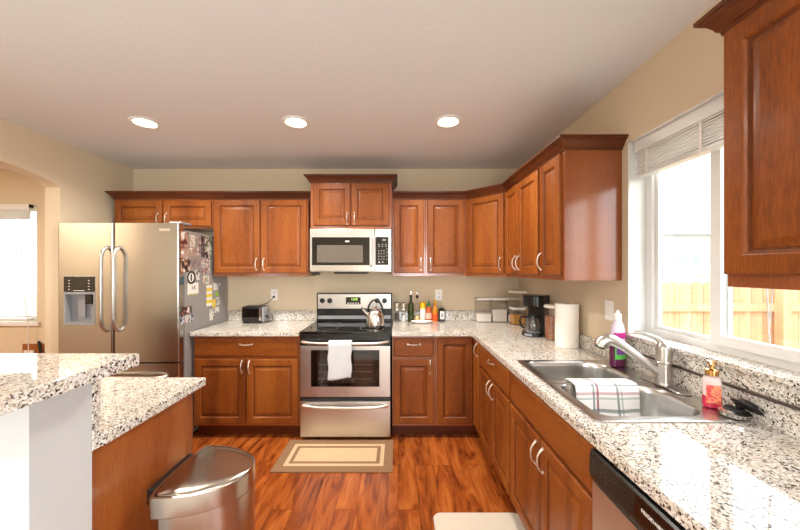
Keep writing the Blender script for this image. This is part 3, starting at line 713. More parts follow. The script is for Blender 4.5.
R_ = disc(.040, .056, .0062, .009); MB().rings(R_+[R_[0]], False, False).build('ring', M['blackmatte'], rg)
MB().box(.0062, .008, -.008, .008, -.03, .03).build('bar', M['blackmatte'], rg)
d, z = px(181.6, 280.5); o = MB().box(.0004, .008, -.02, .02, -.035, .035, .003).build('magnet', plain('slate_magnet', rgb(70, 88, 100), .4)); o.location = (FS, d, z); tag(o, 'small slate blue magnet at the front edge of the refrigerator side', 'magnet', GP)
d, z = px(216.5, 294); o = MB().box(.0004, .01, -.022, .022, -.018, .018, .004).build('magnet', plain('lime_magnet', rgb(150, 190, 50), .4)); o.location = (FS, d, z); tag(o, 'small lime green magnet above a white note by the counter', 'magnet', GP)

# ------------------------------------------------------------------ range
rg = thing('range', 'stainless electric range with black glass cooktop between the base cabinets', 'range', (-.447, 2.75, 0))
hw = .385
MB().box(-hw, hw, .02, .63, .03, .905, .002, 1).build('body', M['black'], rg)
MB().box(-hw+.03, hw-.03, .05, .60, 0, .0295).build('base', M['black'], rg)
MB().box(-hw-.002, hw+.002, -.005, .60, .9055, .928, .004).build('cooktop', M['blackglass'], rg)
for bx, by, r in ((-.19, .15, .10), (.19, .15, .085), (-.19, .42, .075), (.19, .42, .10)):
    q = [[(bx+rr*math.cos(2*PI*k/36), by+rr*math.sin(2*PI*k/36), zz) for k in range(36)] for rr, zz in ((r-.002, .9282), (r-.002, .9285), (r, .9285), (r, .9282))]
    MB().rings(q+[q[0]], False, False).build('burner_ring', M['greyplastic'], rg)
MB().box(-hw, hw, -.004, .0195, .81, .905, .004).build('front_strip', M['black'], rg)
dr = MB().box(-hw+.003, hw-.003, -.015, .019, .374, .806, .004).build('oven_door', M['steel'], rg)
# window: dark surround, glass, rack behind glass
MB().box(-.29, .29, -.0175, -.0155, .462, .772, .001, 1).build('window_surround', M['blackglass'], dr)
MB().box(-.235, .235, -.0195, -.018, .492, .742).build('window_pane', plain('oven_glass', rgb(46, 33, 26), .06, spec=.7), dr)
mb = MB()
for zz in (.53, .59, .65): mb.tube([(-.225, -.0205, zz), (.225, -.0205, zz)], .0013, 6)
for q in range(3): mb.tube([(-.20+q*.09, -.0205, .50), (-.16+q*.09, -.0205, .59)], .0012, 6)
mb.build('oven_rack', plain('rack_wire', rgb(120, 108, 98), .4), dr)
def hbar(z, par, half, out, r=.0125):
    pts = [(half*(-1+k/10), -.016-out*(1-abs(-1+k/10)**6), z-.006*(1-abs(-1+k/10)**2)) for k in range(21)]
    MB().tube(pts, r, 12).build('handle', M['nickel'], par)
hbar(.842, dr, .365, .05)
dd = MB().box(-hw+.003, hw-.003, -.015, .019, .035, .335, .004).build('storage_drawer', M['steel'], rg)
hbar(.302, dd, .355, .035)
bgd = MB().box(-hw, hw, .555, .632, .9285, 1.212, .006).build('backguard', M['black'], rg)
cp = MB().box(-hw+.012, hw-.012, .549, .5545, 1.055, 1.203, .003).build('control_panel', M['steel'], bgd)
MB().box(-.085, .065, .5465, .5485, 1.10, 1.172, .001, 1).build('clock_panel', M['blackglass'], bgd)
front_text('clock_digits', '12:08', .03, M['green_led'], bgd, .0, .5462, 1.15)
mb = MB()
for k in range(5): mb.box(-.07+k*.026, -.054+k*.026, .5455, .5463, 1.107, 1.117)
mb.build('clock_buttons', M['whiteplastic'], bgd, smooth=False)
for k, x in enumerate((-.325, -.25, .235, .31)):
    q = MB().tube([(x, .5485, 1.137), (x, .542, 1.137), (x, .541, 1.137), (x, .522, 1.137)], [.026, .026, .021, .019], 20)
    q.box(x-.004, x+.004, .515, .5225, 1.118, 1.156); q.build('knob', M['black'], bgd)
# grooves of the lower backguard
MB().box(-hw+.012, hw-.012, .547, .5545, .95, .985, .003).build('lower_trim', M['greyplastic'], bgd)
# towel over the oven handle
mb = MB(); nx, nz = 12, 26; G = []
for i in range(nx+1):
    u = i/nx; row = []
    for j in range(nz+1):
        v = j/nz
        if v < .14:  # behind the bar
            a = v/.14; y = -.038; z = .80+.065*a
        elif v < .26:
            a = (v-.14)/.12; an = PI*(1-a); y = -.0625+.0245*math.cos(PI-an)*-1; z = .8655+.022*math.sin(PI*a)
            y = -.0645+.026*math.cos(PI*a)
        else:
            a = (v-.26)/.74; y = -.0915-.004*math.sin(u*9+a*3)*a; z = .865-.285*a-.012*a*math.sin(u*4+1)
        row.append(mb.bm.verts.new((-.128+.192*u+.004*math.sin(z*40)*(v > .3), y, z)))
    G.append(row)
for i in range(nx):
    for j in range(nz): mb._f([G[i][j], G[i+1][j], G[i+1][j+1], G[i][j+1]])
tw = mb.build('hand_towel', M['cloth'], angle=180); tw.location = (-.447, 2.75, -.026)
md = tw.modifiers.new('thick', 'SOLIDIFY'); md.thickness = .006; md.offset = 1
tag(tw, 'white hand towel hanging over the oven door handle', 'towel')
# kettle
kt = thing('kettle', 'stainless steel kettle standing on the right rear of the cooktop', 'kettle', (-.208, 2.95, .9287))
MB().lathe([(.001, 0), (.076, 0), (.083, .010), (.083, .04), (.079, .085), (.070, .125), (.052, .152), (.042, .159), (.001, .160)], seg=32).build('body', M['ksteel'], kt)
MB().lathe([(.001, .1605), (.041, .1605), (.038, .168), (.012, .176), (.008, .184), (.014, .192), (.010, .20), (.001, .201)], seg=24).build('lid', M['chrome'], kt)
MB().tube([(-.066, 0, .11), (-.092, 0, .135), (-.112, 0, .158), (-.118, 0, .164)], [.024, .018, .013, .012], 12).build('spout', M['chrome'], kt)
MB().tube([(-.1165, 0, .1625), (-.128, 0, .174)], [.013, .012], 12).build('spout_cap', M['black'], kt)
MB().tube(arc((0, 0, .135), .068, -5, 185, 18, 'xz', 1.65), .0085, 10).build('handle', M['black'], kt)

# ------------------------------------------------------------------ microwave
mw = thing('microwave', 'stainless over-the-range microwave below the raised cabinet', 'microwave', (-.44, 3.0, 1.432))
MB().box(-.378, .378, .03, .398, .0, .403, .003).build('body', M['msteel'], mw)
md_ = MB().box(-.378, .222, -.005, .029, .008, .40, .004).build('door', M['msteel'], mw)
MB().box(-.358, .175, -.0075, -.0055, .062, .322, .001, 1).build('door_glass', M['blackglass'], md_)
MB().box(-.31, .115, -.0095, -.008, .088, .248).build('window_pane', plain('microwave_window', rgb(98, 90, 82), .15, spec=.6), md_)
MB().box(-.303, .108, -.0096, -.0094, .095, .241)
MB().tube([(.192, -.006, .055), (.192, -.03, .062), (.192, -.034, .08), (.192, -.034, .30), (.192, -.03, .318), (.192, -.006, .325)], .0125, 12).build('handle', M['nickel'], md_)
front_text('lettering', '●●●', .012, M['whiteplastic'], md_, -.03, -.0079, .282) if False else MB().box(-.048, -.012, -.0083, -.0076, .277, .289).build('brand_mark', M['whiteplastic'], md_)
q = disc(.006, .0085, 0, .001); q = [[(p[1], -.0062+p[0]*.5, p[2]) for p in r] for r in q]
MB().rings([[(a-.008, b_, c+.36) for a, b_, c in r] for r in q]+[[(a-.008, b_, c+.36) for a, b_, c in q[0]]], False, False).build('badge', M['greyplastic'], md_)
pp = MB().box(.225, .378, -.005, .029, .008, .40, .004).build('control_panel', M['msteel'], mw)
MB().box(.232, .352, -.0075, -.0055, .064, .324, .001, 1).build('keypad', M['blackglass'], pp)
def key(nm, x0, x1, y0, y1, z0, z1): box_obj(nm, M['greyplastic'], x0, x1, y0, y1, z0, z1, pp)
key('clock_display', .296, .328, -.0085, -.0076, .29, .303)
for r in range(2):
    for c in range(3): key('key', .262+c*.033-.008, .262+c*.033+.010, -.0085, -.0076, .238+r*.018-.003, .238+r*.018+.003)
for r in range(4):
    for c in range(3): key('key', .262+c*.024-.004, .262+c*.024+.004, -.0085, -.0076, .118+r*.026-.005, .118+r*.026+.005)
for r in range(4): key('key', .338-.005, .338+.004, -.0085, -.0076, .118+r*.032-.004, .118+r*.032+.004)
key('key', .258, .274, -.0085, -.0076, .083, .098); key('key', .292, .304, -.0085, -.0076, .085, .098)
MB().box(-.16, .15, .02, .20, -.018, -.0005, .004).build('vent_grille', M['black'], mw)
MB().box(-.37, -.315, .03, .12, -.03, -.0005, .002).build('underside_bracket', M['black'], mw)

# ------------------------------------------------------------------ outlets and switch
def outlet(label, loc, rotz, sw=False):
    t = thing('light_switch' if sw else 'wall_outlet', label, 'switch' if sw else 'outlet', loc, rotz)
    MB().box(-.036, .036, -.006, -.0004, -.058, .058, .002).build('plate', M['whiteplastic'], t)
    if sw: MB().box(-.017, .017, -.010, -.0063, -.032, .032, .002).build('rocker', M['whiteplastic'], t)
    else:
        for z in (-.021, .021):
            s = MB().prism(rrect(-.015, .015, -.013, .013, .006, 3), .0063, .0085)
            for v in s.bm.verts: v.co = Vector((v.co.x, -v.co.z, v.co.y+z))
            q = s.build('socket', M['whiteplastic'], t)
            box_obj('slots', M['blackmatte'], -.006, .006, -.0092, -.0087, z-.004, z+.004, q)
    return t
outlet('white outlet above the toaster with a black plug in it', (-1.30, YB, 1.19), 0)
outlet('white outlet on the back wall above the bottles', (.428, YB, 1.187), 0)
outlet('white switch plate on the right wall behind the purple bottle', (XR, 1.93, 1.21), R90, True)
# ------------------------------------------------------------------ toaster
ts = thing('toaster', 'black and chrome toaster on the counter left of the range', 'toaster', (-1.445, 3.255, CT+.0005))
MB().prism(rrect(-.10, .10, -.075, .075, .02, 4), .014, .165, .012).build('shell', M['black'], ts)
MB().box(-.088, .078, -.0785, -.0752, .03, .148, .002, 1).build('side_panel', M['blackglass'], ts)
MB().box(.080, .096, -.0785, -.0752, .03, .155, .002, 1).build('chrome_strip', M['chrome'], ts)
MB().prism(rrect(.1005, .118, -.07, .07, .006, 3), .014, .16, .004).build('end_cap', M['greyplastic'], ts)
for y in (-.03, .03): MB().box(-.085, .085, y-.014, y+.014, .1652, .1665).build('slot', M['blackmatte'], ts)
MB().box(.1185, .14, -.03, .0, .06, .075, .004).build('lever', M['black'], ts)
MB().tube([(.1185, .03, .05), (.128, .03, .05)], .013, 12).build('dial', M['black'], ts)
for x in (-.08, .08): box_obj('foot', M['blackmatte'], x-.012, x+.012, -.06, .06, 0, .0138, ts)
cpts = [(.0, .078, .15), (.02, .10, .165), (.08, .118, .18), (.125, .125, .225), (.145, .128, .245)]
mb = MB(); mb.tube(cpts, .0035, 8); mb.tube([(.145, .1345, .2465), (.145, .122, .2465)], .011, 12)
mb.build('power_cord', M['black'], ts)
MB().tube([(.119, .05, .03), (.15, .045, .05), (.168, .03, .045), (.172, .02, .02), (.15, .0, .006), (.13, -.01, .005)], .003, 8).build('spare_cord', M['black'], ts)

# ------------------------------------------------------------------ bottles by the range
CTP = CT+.0005
def bottle(name, label, cat, x, y, parts, group='bottles and jars right of the range', z=CTP):
    t = thing(name, label, cat, (x, y, z), 0, group)
    for nm, prof, m in parts: MB().lathe(prof, seg=20).build(nm, m, t)
    return t
salt = plain('salt', rgb(240, 238, 234), .9); pepper = plain('peppercorns', rgb(70, 52, 44), .8, bump=1, bscale=300)
for x, lab, fill in ((-.010, 'pepper mill with steel top beside the range', pepper), (.059, 'salt mill with steel top beside the green bottle', salt)):
    bottle('spice_mill', lab, 'mill', x, 3.315, [('glass_body', [(.001, 0), (.029, 0), (.029, .006), (.024, .03), (.024, .11), (.027, .118), (.001, .118)], M['plastic']),
        ('contents', [(.001, .004), (.022, .004), (.021, .06 if fill is salt else .085), (.001, .062 if fill is salt else .085)], fill),
        ('cap', [(.001, .1185), (.029, .1185), (.027, .15), (.030, .19), (.024, .198), (.001, .199)], M['chrome'])])
og = plain('green_glass', rgb(52, 58, 18), .08, spec=.6)
bottle('oil_bottle', 'dark green glass oil bottle, tallest of the bottles by the range', 'bottle', .133, 3.31, [('glass_body', [(.001, 0), (.030, 0), (.032, .006), (.032, .16), (.026, .185), (.0135, .205), (.013, .25), (.001, .25)], og),
    ('collar', [(.0135, .2505), (.015, .2505), (.015, .272), (.001, .273)], M['black']), ('pourer', [(.004, .2735), (.006, .2735), (.003, .315), (.001, .315)], M['chrome'])])
bottle('oil_bottle', 'clear glass bottle with a round black stopper beside the green one', 'bottle', .196, 3.31, [('glass_body', [(.001, 0), (.025, 0), (.026, .006), (.026, .16), (.022, .185), (.0125, .2), (.012, .235), (.001, .235)], M['plastic']),
    ('contents', [(.001, .003), (.022, .003), (.022, .06), (.001, .06)], plain('pale_oil', rgb(226, 200, 130), .2)), ('stopper', [(.001, .2355), (.011, .238), (.016, .25), (.016, .258), (.010, .27), (.001, .272)], M['black']), ('pourer', [(.004, .2725), (.005, .2725), (.0025, .305), (.001, .305)], M['chrome'])])
yl = plain('yellow_plastic', rgb(240, 184, 20), .4)
bottle('seasoning_jar', 'seasoning shaker with a yellow cap and white label', 'jar', .254, 3.315, [('glass_body', [(.001, 0), (.027, 0), (.028, .005), (.028, .14), (.001, .14)], plain('pale_yellow_body', rgb(236, 206, 110), .4)),
    ('wrap_label', [(.0283, .025), (.0288, .025), (.0288, .13), (.0283, .13)], M['paper']), ('cap', [(.001, .1405), (.029, .1405), (.029, .195), (.024, .2), (.001, .2)], yl)])
hs = plain('red_sauce', rgb(190, 84, 40), .25)
bottle('sauce_bottle', 'red chilli sauce bottle with a green pointed cap', 'bottle', .316, 3.315, [('squeeze_body', [(.001, 0), (.029, 0), (.031, .006), (.031, .10), (.026, .13), (.015, .155), (.001, .155)], hs),
    ('wrap_label', [(.0313, .03), (.0318, .03), (.0318, .09), (.0313, .09)], plain('sauce_label', rgb(236, 190, 170), .6)), ('cap', [(.001, .1555), (.016, .1555), (.015, .175), (.006, .20), (.003, .215), (.001, .215)], plain('green_cap', rgb(30, 130, 60), .4))])
bottle('syrup_bottle', 'amber bottle with orange label and yellow cap, tall beside the black jar', 'bottle', .381, 3.315, [('glass_body', [(.001, 0), (.028, 0), (.029, .006), (.028, .10), (.025, .13), (.014, .165), (.012, .185), (.001, .185)], plain('amber_glass', rgb(206, 132, 40), .1)),
    ('wrap_label', [(.0293, .012), (.0298, .012), (.0294, .08), (.0288, .08)], plain('orange_label', rgb(222, 82, 22), .5)), ('cap', [(.001, .1855), (.0135, .1855), (.0135, .222), (.001, .224)], plain('mustard_cap', rgb(226, 170, 40), .4))])
bj = thing('sauce_jar', 'short black jar with a white oval label at the end of the bottles', 'jar', (.452, 3.32, CT+.0005), 0, 'bottles and jars right of the range')
MB().prism(rrect(-.034, .034, -.02, .02, .012, 4), 0, .128, .008).build('jar_body', M['black'], bj)
MB().box(-.022, .022, -.0213, -.0203, .025, .105, .0004, 1).build('front_label', M['paper'], bj)
MB().box(-.012, .012, -.0222, -.0215, .045, .085, .0003, 1).build('label_print', plain('grey_print', rgb(150, 158, 166), .6), bj)
MB().lathe([(.001, .1285), (.018, .1285), (.018, .138), (.001, .139)], seg=20).build('cap', M['black'], bj)
ds = MB().lathe([(.001, .004), (.05, .004), (.085, .014), (.108, .024), (.11, .021), (.086, .009), (.05, 0), (.001, 0)], seg=36, sy=.5).build('dish', plain('white_ceramic', rgb(244, 242, 238), .15)); ds.location = (.236, 3.205, CT+.0003)
tag(ds, 'shallow white oval dish in front of the bottles', 'dish')

# ------------------------------------------------------------------ canisters, coffee maker, paper towels
flour = plain('flour', rgb(246, 240, 232), .95); pasta = plain('pasta', rgb(222, 160, 70), .7, bump=1, bscale=180); brown = picture('cereal', [rgb(110, 60, 34), rgb(160, 96, 60), rgb(196, 140, 100)], 120)
GC = 'clear lidded canisters in the corner'
def canister(label, x0, x1, y0, y1, z, h, fill, level, round_=False):
    t = thing('canister', label, 'canister', ((x0+x1)/2, (y0+y1)/2, z), 0, GC); hx, hy = (x1-x0)/2, (y1-y0)/2
    r = min(hx, hy)-.001 if round_ else .014
    R = lambda d, zz: [(a, b_, zz) for a, b_ in rrect(-hx+d, hx-d, -hy+d, hy-d, max(.003, r-d), 6)]
    lid = .022
    MB().rings([R(.003, 0), R(.002, .004), R(.0, h-lid-.001), R(.002, h-lid-.001), R(.004, .004)], True, True).build('container', M['plastic'], t)
    if level: MB().rings([R(.006, .0055), R(.006, level)]).build('contents', fill, t)
    MB().rings([R(.002, h-lid), R(-.003, h-lid+.002), R(-.003, h-.003), R(.0, h)]).build('lid', M['whiteplastic'], t)
    return t
canister('square clear canister of flour nearest the bottles', .797, .950, 3.255, 3.372, CTP, .245, flour, .085)
canister('square clear canister with a higher white fill, second from the bottles', .955, 1.108, 3.255, 3.372, CTP, .245, flour, .125)
canister('square canister mostly hidden behind the stacked containers', 1.113, 1.238, 3.255, 3.372, CTP, .245, flour, .07)
canister('low container of pasta at the bottom of the stack', 1.105, 1.235, 3.10, 3.225, CTP, .165, pasta, .09)
canister('small container stacked on top of the pasta container', 1.102, 1.239, 3.095, 3.23, CTP+.1656, .16, flour, .0)
canister('round canister of brown cereal behind the paper towels', 1.118, 1.234, 2.40, 2.516, CTP, .262, brown, .175, True)
cm = thing('coffee_maker', 'black drip coffee maker between the canisters and paper towels', 'coffee maker', (1.121, 2.632, CT+.0005), math.radians(-48))
MB().prism(rrect(-.085, .085, -.125, .085, [.02, .02, .075, .075], 6), .0, .032, .004).build('base', M['black'], cm)
MB().prism(rrect(-.075, .075, .015, .085, .014, 4), .0325, .235).build('tower', M['black'], cm)
MB().prism(rrect(-.083, .083, -.10, .085, [.015, .015, .06, .06], 6), .2355, .325, .006).build('brew_head', M['black'], cm)
MB().lathe([(.001, 0), (.055, 0), (.055, .004), (.001, .004)], c=(0, -.045, .0322), seg=28).build('warming_plate', M['greyplastic'], cm)
cf = MB().lathe([(.001, .0), (.048, 0), (.057, .03), (.055, .065), (.042, .10), (.040, .115), (.038, .115), (.040, .098), (.053, .063), (.055, .03), (.046, .003), (.001, .003)], c=(0, -.045, .0366), seg=28).build('carafe', M['plastic'], cm)
MB().lathe([(.001, .1155), (.043, .1155), (.040, .13), (.001, .133)], c=(0, -.045, .0366), seg=28).build('carafe_lid', M['black'], cf)
MB().tube([(-.04, -.07, .148), (-.07, -.10, .15), (-.08, -.11, .12), (-.068, -.10, .07), (-.05, -.085, .062)], .009, 8).build('carafe_handle', M['black'], cf)
MB().box(-.03, .03, -.1262, -.1255, .008, .024).build('switch_panel', M['greyplastic'], cm)
MB().box(.0762, .0775, .02, .04, .05, .22).build('water_gauge', M['greyplastic'], cm)
pt = thing('paper_towel_roll', 'white paper towel roll standing upright on the counter', 'paper towel', (1.168, 2.235, CT+.0005))
mb = MB(); seg = 40
mb.rings([[(r*math.cos(2*PI*k/seg), r*math.sin(2*PI*k/seg), z) for k in range(seg)] for r, z in ((.02, .001), (.073, .001), (.0745, .004), (.0745, .292), (.073, .296), (.02, .296), (.02, .001))], False, False)
mb.build('roll', M['ptowel'], pt)
MB().rings([[(r*math.cos(2*PI*k/20), r*math.sin(2*PI*k/20), z) for k in range(20)] for r, z in ((.0175, 0), (.0195, 0), (.0195, .297), (.0175, .297), (.0175, 0))], False, False).build('core', plain('cardboard', rgb(170, 140, 105), .9), pt)

# ------------------------------------------------------------------ sink
sk_ = thing('sink', 'double-bowl stainless steel sink set into the granite', 'sink', (.96, 1.4935, CT))
def SR(x0, x1, y0, y1, r, z, seg=6): return [(a-.96, b_-1.4935, z) for a, b_ in rrect(x0, x1, y0, y1, r, seg)]
rim = MB(); rz = .008
B1 = (.722, 1.142, 1.512, 1.838); B2 = (.722, 1.142, 1.15, 1.474)
RB = [.11, .05, .05, .11]
# deck: a thin plate with two bowl openings, built as strips
outer = (.684, 1.236, 1.114, 1.873)
mb = MB()
def deck_half(ya, yb, bx, outer_r):
    o = rrect(outer[0], outer[1], ya, yb, outer_r, 6); i_ = rrect(*bx, RB, 6)
    top_o = [mb.bm.verts.new((a-.96, b_-1.4935, rz-.002)) for a, b_ in o]
    top_m = [mb.bm.verts.new((a-.96, b_-1.4935, rz)) for a, b_ in rrect(outer[0]+.006, outer[1]-.006, ya+(.006 if ya == outer[2] else 0), yb-(.006 if yb == outer[3] else 0), [max(.001, q-.004) for q in outer_r], 6)]
    top_i = [mb.bm.verts.new((a-.96, b_-1.4935, rz-.001)) for a, b_ in i_]
    bot_o = [mb.bm.verts.new((a-.96, b_-1.4935, .0005)) for a, b_ in o]
    n = len(o)
    for k in range(n):
        j = (k+1) % n
        mb._f([top_m[k], top_m[j], top_i[j], top_i[k]]); mb._f([top_o[k], top_o[j], top_m[j], top_m[k]]); mb._f([bot_o[k], bot_o[j], top_o[j], top_o[k]])
YM = 1.493
deck_half(YM, outer[3], B1, [.03, .03, .001, .001]); deck_half(outer[2], YM, B2, [.001, .001, .03, .03])
mb.build('rim', M['sinksteel'], sk_, angle=50)
def ins(b, d): return (b[0]+d, b[1]-d, b[2]+d, b[3]-d)
for B in (B1, B2):
    mb = MB(); q = []
    for d, z in ((0, rz-.001), (.004, .0), (.008, -.02), (.014, -.13), (.024, -.155), (.05, -.168), (.10, -.171)):
        q.append(SR(*ins(B, d), [max(.01, r-d*.4) if d < .06 else .04 for r in RB], z))
    mb.rings(q, False, True); bw = mb.build('bowl', M['sinksteel'], sk_, angle=60)
    MB().lathe([(.001, -.1695), (.04, -.1695), (.045, -.1705), (.04, -.168), (.03, -.1675), (.001, -.169)], c=((B[0]+B[1])/2-.96, (B[2]+B[3])/2-1.4935, 0), seg=24).build('drain', M['chrome'], bw)
# plaid cloth over the divider, hanging into the near bowl
mb = MB(); uvl = mb.bm.loops.layers.uv.new('UVMap'); nx, nz = 24, 22; G = []
prof = [(1.565, CT-.035), (1.545, CT-.002), (1.528, CT+.0125), (1.50, CT+.0135), (1.48, CT+.0135), (1.460, CT+.0125), (1.447, CT+.002), (1.441, CT-.04), (1.438, CT-.08), (1.434, CT-.12), (1.424, CT-.140), (1.40, CT-.150)]
def along(t):
    t *= len(prof)-1; i = min(int(t), len(prof)-2); a = t-i; return tuple(prof[i][k]*(1-a)+prof[i+1][k]*a for k in (0, 1))
for i in range(nx+1):
    u = i/nx; row = []
    for j in range(nz+1):
        v = j/nz; y, z = along(v); dep = max(0, v-.5)
        y -= dep*.024*(1+math.sin(u*11+.6)); 
        row.append((mb.bm.verts.new((.795+.285*u-.02*dep*math.sin(v*3), y, z+.002*math.sin(u*14)*(v > .9))), u*.285, v*.30))
    G.append(row)
for i in range(nx):
    for j in range(nz):
        q = [G[i][j], G[i+1][j], G[i+1][j+1], G[i][j+1]]; f_ = mb._f([a[0] for a in q])
        for lp, a in zip(f_.loops, q): lp[uvl].uv = (a[1], a[2])
cl = mb.build('dish_cloth', M['plaid'], angle=180); md = cl.modifiers.new('thick', 'SOLIDIFY'); md.thickness = .003; md.offset = 1
tag(cl, 'white plaid dish cloth draped over the divider of the sink', 'cloth')
# faucet
ZD = CT+rz+.0006
fc = thing('faucet', 'brushed nickel single-lever pull-out faucet behind the sink', 'faucet', (1.197, 1.455, ZD))
MB().prism(rrect(-.028, .028, -.125, .125, .027, 6), 0, .006, .002).build('deck_plate', M['dnickel'], fc)
MB().lathe([(.001, .0065), (.033, .0065), (.033, .012), (.0305, .016), (.030, .10), (.032, .102), (.032, .108), (.030, .110), (.030, .165), (.026, .183), (.014, .193), (.001, .195)], seg=28).build('post', M['dnickel'], fc)
MB().tube([(-.012, .003, .050), (-.055, .016, .088), (-.11, .032, .132), (-.155, .045, .168), (-.19, .055, .190), (-.216, .063, .193), (-.234, .068, .180), (-.243, .071, .160)], [.018, .018, .019, .021, .026, .029, .030, .028], 16).build('spout', M['dnickel'], fc)
MB().tube([(-.2435, .0711, .159), (-.246, .072, .153)], [.023, .021], 16).build('spray_face', M['black'], fc)
MB().tube([(.004, .002, .180), (-.012, .022, .206), (-.04, .055, .222), (-.068, .085, .226)], [.017, .011, .007, .006], 12).build('lever', M['dnickel'], fc)
# purple soap bottle
sp_ = thing('soap_bottle', 'purple dish soap bottle with white cap at the far sink corner', 'bottle', (1.186, 1.745, ZD))
def oval(rx, ry, z, n=24): return [(rx*math.cos(2*PI*k/n), ry*math.sin(2*PI*k/n), z) for k in range(n)]
pr = plain('purple_soap', rgb(92, 22, 66), .12, spec=.6)
sp_.rotation_euler.z = math.radians(20)
MB().rings([oval(.040, .024, 0), oval(.050, .029, .006), oval(.051, .030, .09), oval(.050, .029, .135)]).build('lower_body', pr, sp_)
MB().rings([oval(.050, .029, .1353), oval(.049, .028, .165), oval(.043, .025, .205), oval(.028, .020, .235), oval(.016, .016, .25)]).build('upper_body', plain('clear_violet', rgb(206, 190, 204), .12), sp_)
MB().lathe([(.001, .2505), (.0185, .2505), (.018, .28), (.009, .288), (.008, .30), (.001, .301)], seg=20).build('cap', M['whiteplastic'], sp_)
def patch(z0, z1, k, m, nm, a0=200, a1=340, n=12):
    q = MB(); R0 = []; R1 = []
    for i in range(n+1):
        a = math.radians(a0+(a1-a0)*i/n); R0.append((.0515*k*math.cos(a), .0305*k*math.sin(a), z0)); R1.append((.0515*k*math.cos(a), .0305*k*math.sin(a), z1))
    va = [q.bm.verts.new(p) for p in R0]; vb = [q.bm.verts.new(p) for p in R1]
    for i in range(n): q._f([va[i], va[i+1], vb[i+1], vb[i]])
    return q.build(nm, m, sp_)
patch(.045, .125, 1.01, plain('green_label', rgb(96, 200, 90), .4), 'label_field', 215, 325)
patch(.07, .105, 1.025, plain('violet_label', rgb(120, 60, 150), .4), 'label_band', 225, 320)
patch(.155, .185, .985, plain('magenta_label', rgb(176, 32, 120), .4), 'neck_label', 205, 335)
# pump soap
ps = thing('soap_pump', 'pink hand soap bottle with a gold pump on the sink deck', 'bottle', (1.190, 1.225, ZD), math.radians(-30))
MB().rings([[(a, b_, z) for a, b_ in rrect(-.026+d, .026-d, -.021+d, .021-d, .012, 4)] for d, z in ((.004, 0), (0, .005), (0, .045))]).build('lower_body', plain('pink_soap', rgb(206, 50, 84), .15), ps)
MB().rings([[(a, b_, z) for a, b_ in rrect(-.026+d, .026-d, -.021+d, .021-d, .012, 4)] for d, z in ((0, .0453), (0, .10), (.003, .112), (.014, .122))]).build('upper_body', plain('clear_rose', rgb(232, 208, 206), .12), ps)
MB().box(-.021, .021, -.0222, -.0212, .02, .088, .0004, 1).build('front_label', picture('coral_label', [rgb(210, 50, 70), rgb(228, 92, 84), rgb(240, 160, 110), rgb(216, 60, 80)], 60), ps)
gold = plain('rose_gold', rgb(206, 160, 100), .2, 1)
MB().lathe([(.001, .1222), (.020, .1222), (.020, .142), (.008, .146), (.007, .160), (.014, .162), (.014, .174), (.001, .175)], seg=20).build('pump', gold, ps)
MB().tube([(0, 0, .168), (-.008, -.022, .170), (-.012, -.034, .164)], [.008, .006, .005], 10).build('pump_nozzle', gold, ps)
# strainer and stopper
st = thing('sink_strainer', 'round steel sink strainer lying on the deck by the backsplash', 'strainer', (1.197, 1.149, ZD))
MB().lathe([(.001, .0), (.036, .0), (.042, .004), (.044, .016), (.036, .022), (.028, .024), (.001, .024)], seg=32).build('basket', M['sinksteel'], st)
mb = MB()
for k in range(20):
    a = 2*PI*k/20; mb.tube([(.0426*math.cos(a), .0426*math.sin(a), .010), (.0444*math.cos(a), .0444*math.sin(a), .0101)], .0022, 6)
mb.build('perforation', M['blackmatte'], st)
MB().lathe([(.001, .0243), (.030, .0243), (.026, .031), (.001, .033)], seg=24).build('gasket', M['blackmatte'], st)
MB().lathe([(.001, .0333), (.004, .0333), (.004, .038), (.008, .040), (.006, .044), (.001, .045)], seg=14).build('knob', M['chrome'], st)
so = thing('sink_stopper', 'black rubber stopper leaning against the steel strainer', 'stopper', (1.222, 1.124, ZD+.002))
MB().lathe([(.001, .0), (.040, .0), (.042, .003), (.040, .006), (.026, .007), (.024, .020), (.001, .022)], seg=28).build('flange', M['blackmatte'], so)
so.rotation_euler = (0, math.radians(35), 0); so.location = (1.2075, 1.120, ZD+.043)

# ------------------------------------------------------------------ dishwasher
dwm = thing('dishwasher', 'stainless dishwasher with a black control strip beside the sink cabinet', 'dishwasher', (RF, 1.0615, 0), R90)
MB().box(.004, .604, .0, .55, .10, BH-.004).build('tub', M['black'], dwm)
box_obj('toe_kick', M['black'], .004, .604, .06, .08, 0, .0995, dwm)
ddr = MB().box(.004, .604, -.03, -.0005, .11, .762, .004).build('door', steel('dishwasher_steel', (.64, .59, .53, 1), .38, axis='z', wav=.05), dwm)
prof = [(-.0005, .866), (-.030, .866), (-.036, .860), (-.040, .80), (-.036, .775), (-.026, .7645), (-.0005, .7645)]
cpn = MB().rings([[(x, y, z) for y, z in prof] for x in (.004, .604)]).build('control_strip', M['black'], dwm, angle=25)
MB().rings([[(x, y-.0008, z) for y, z in ((-.0355, .860), (-.0397, .80), (-.0385, .80), (-.0345, .860))] for x in (.206, .598)]).build('display_inset', M['blackglass'], cpn)
sl = math.atan2(.004, .06)
writing('brand_lettering', 'FRIGIDAIRE', .014, M['whiteplastic'], cpn, Matrix.Translation((.266, -.0396, .832)) @ Matrix.Rotation(PI/2+sl, 4, 'X'), .0004)

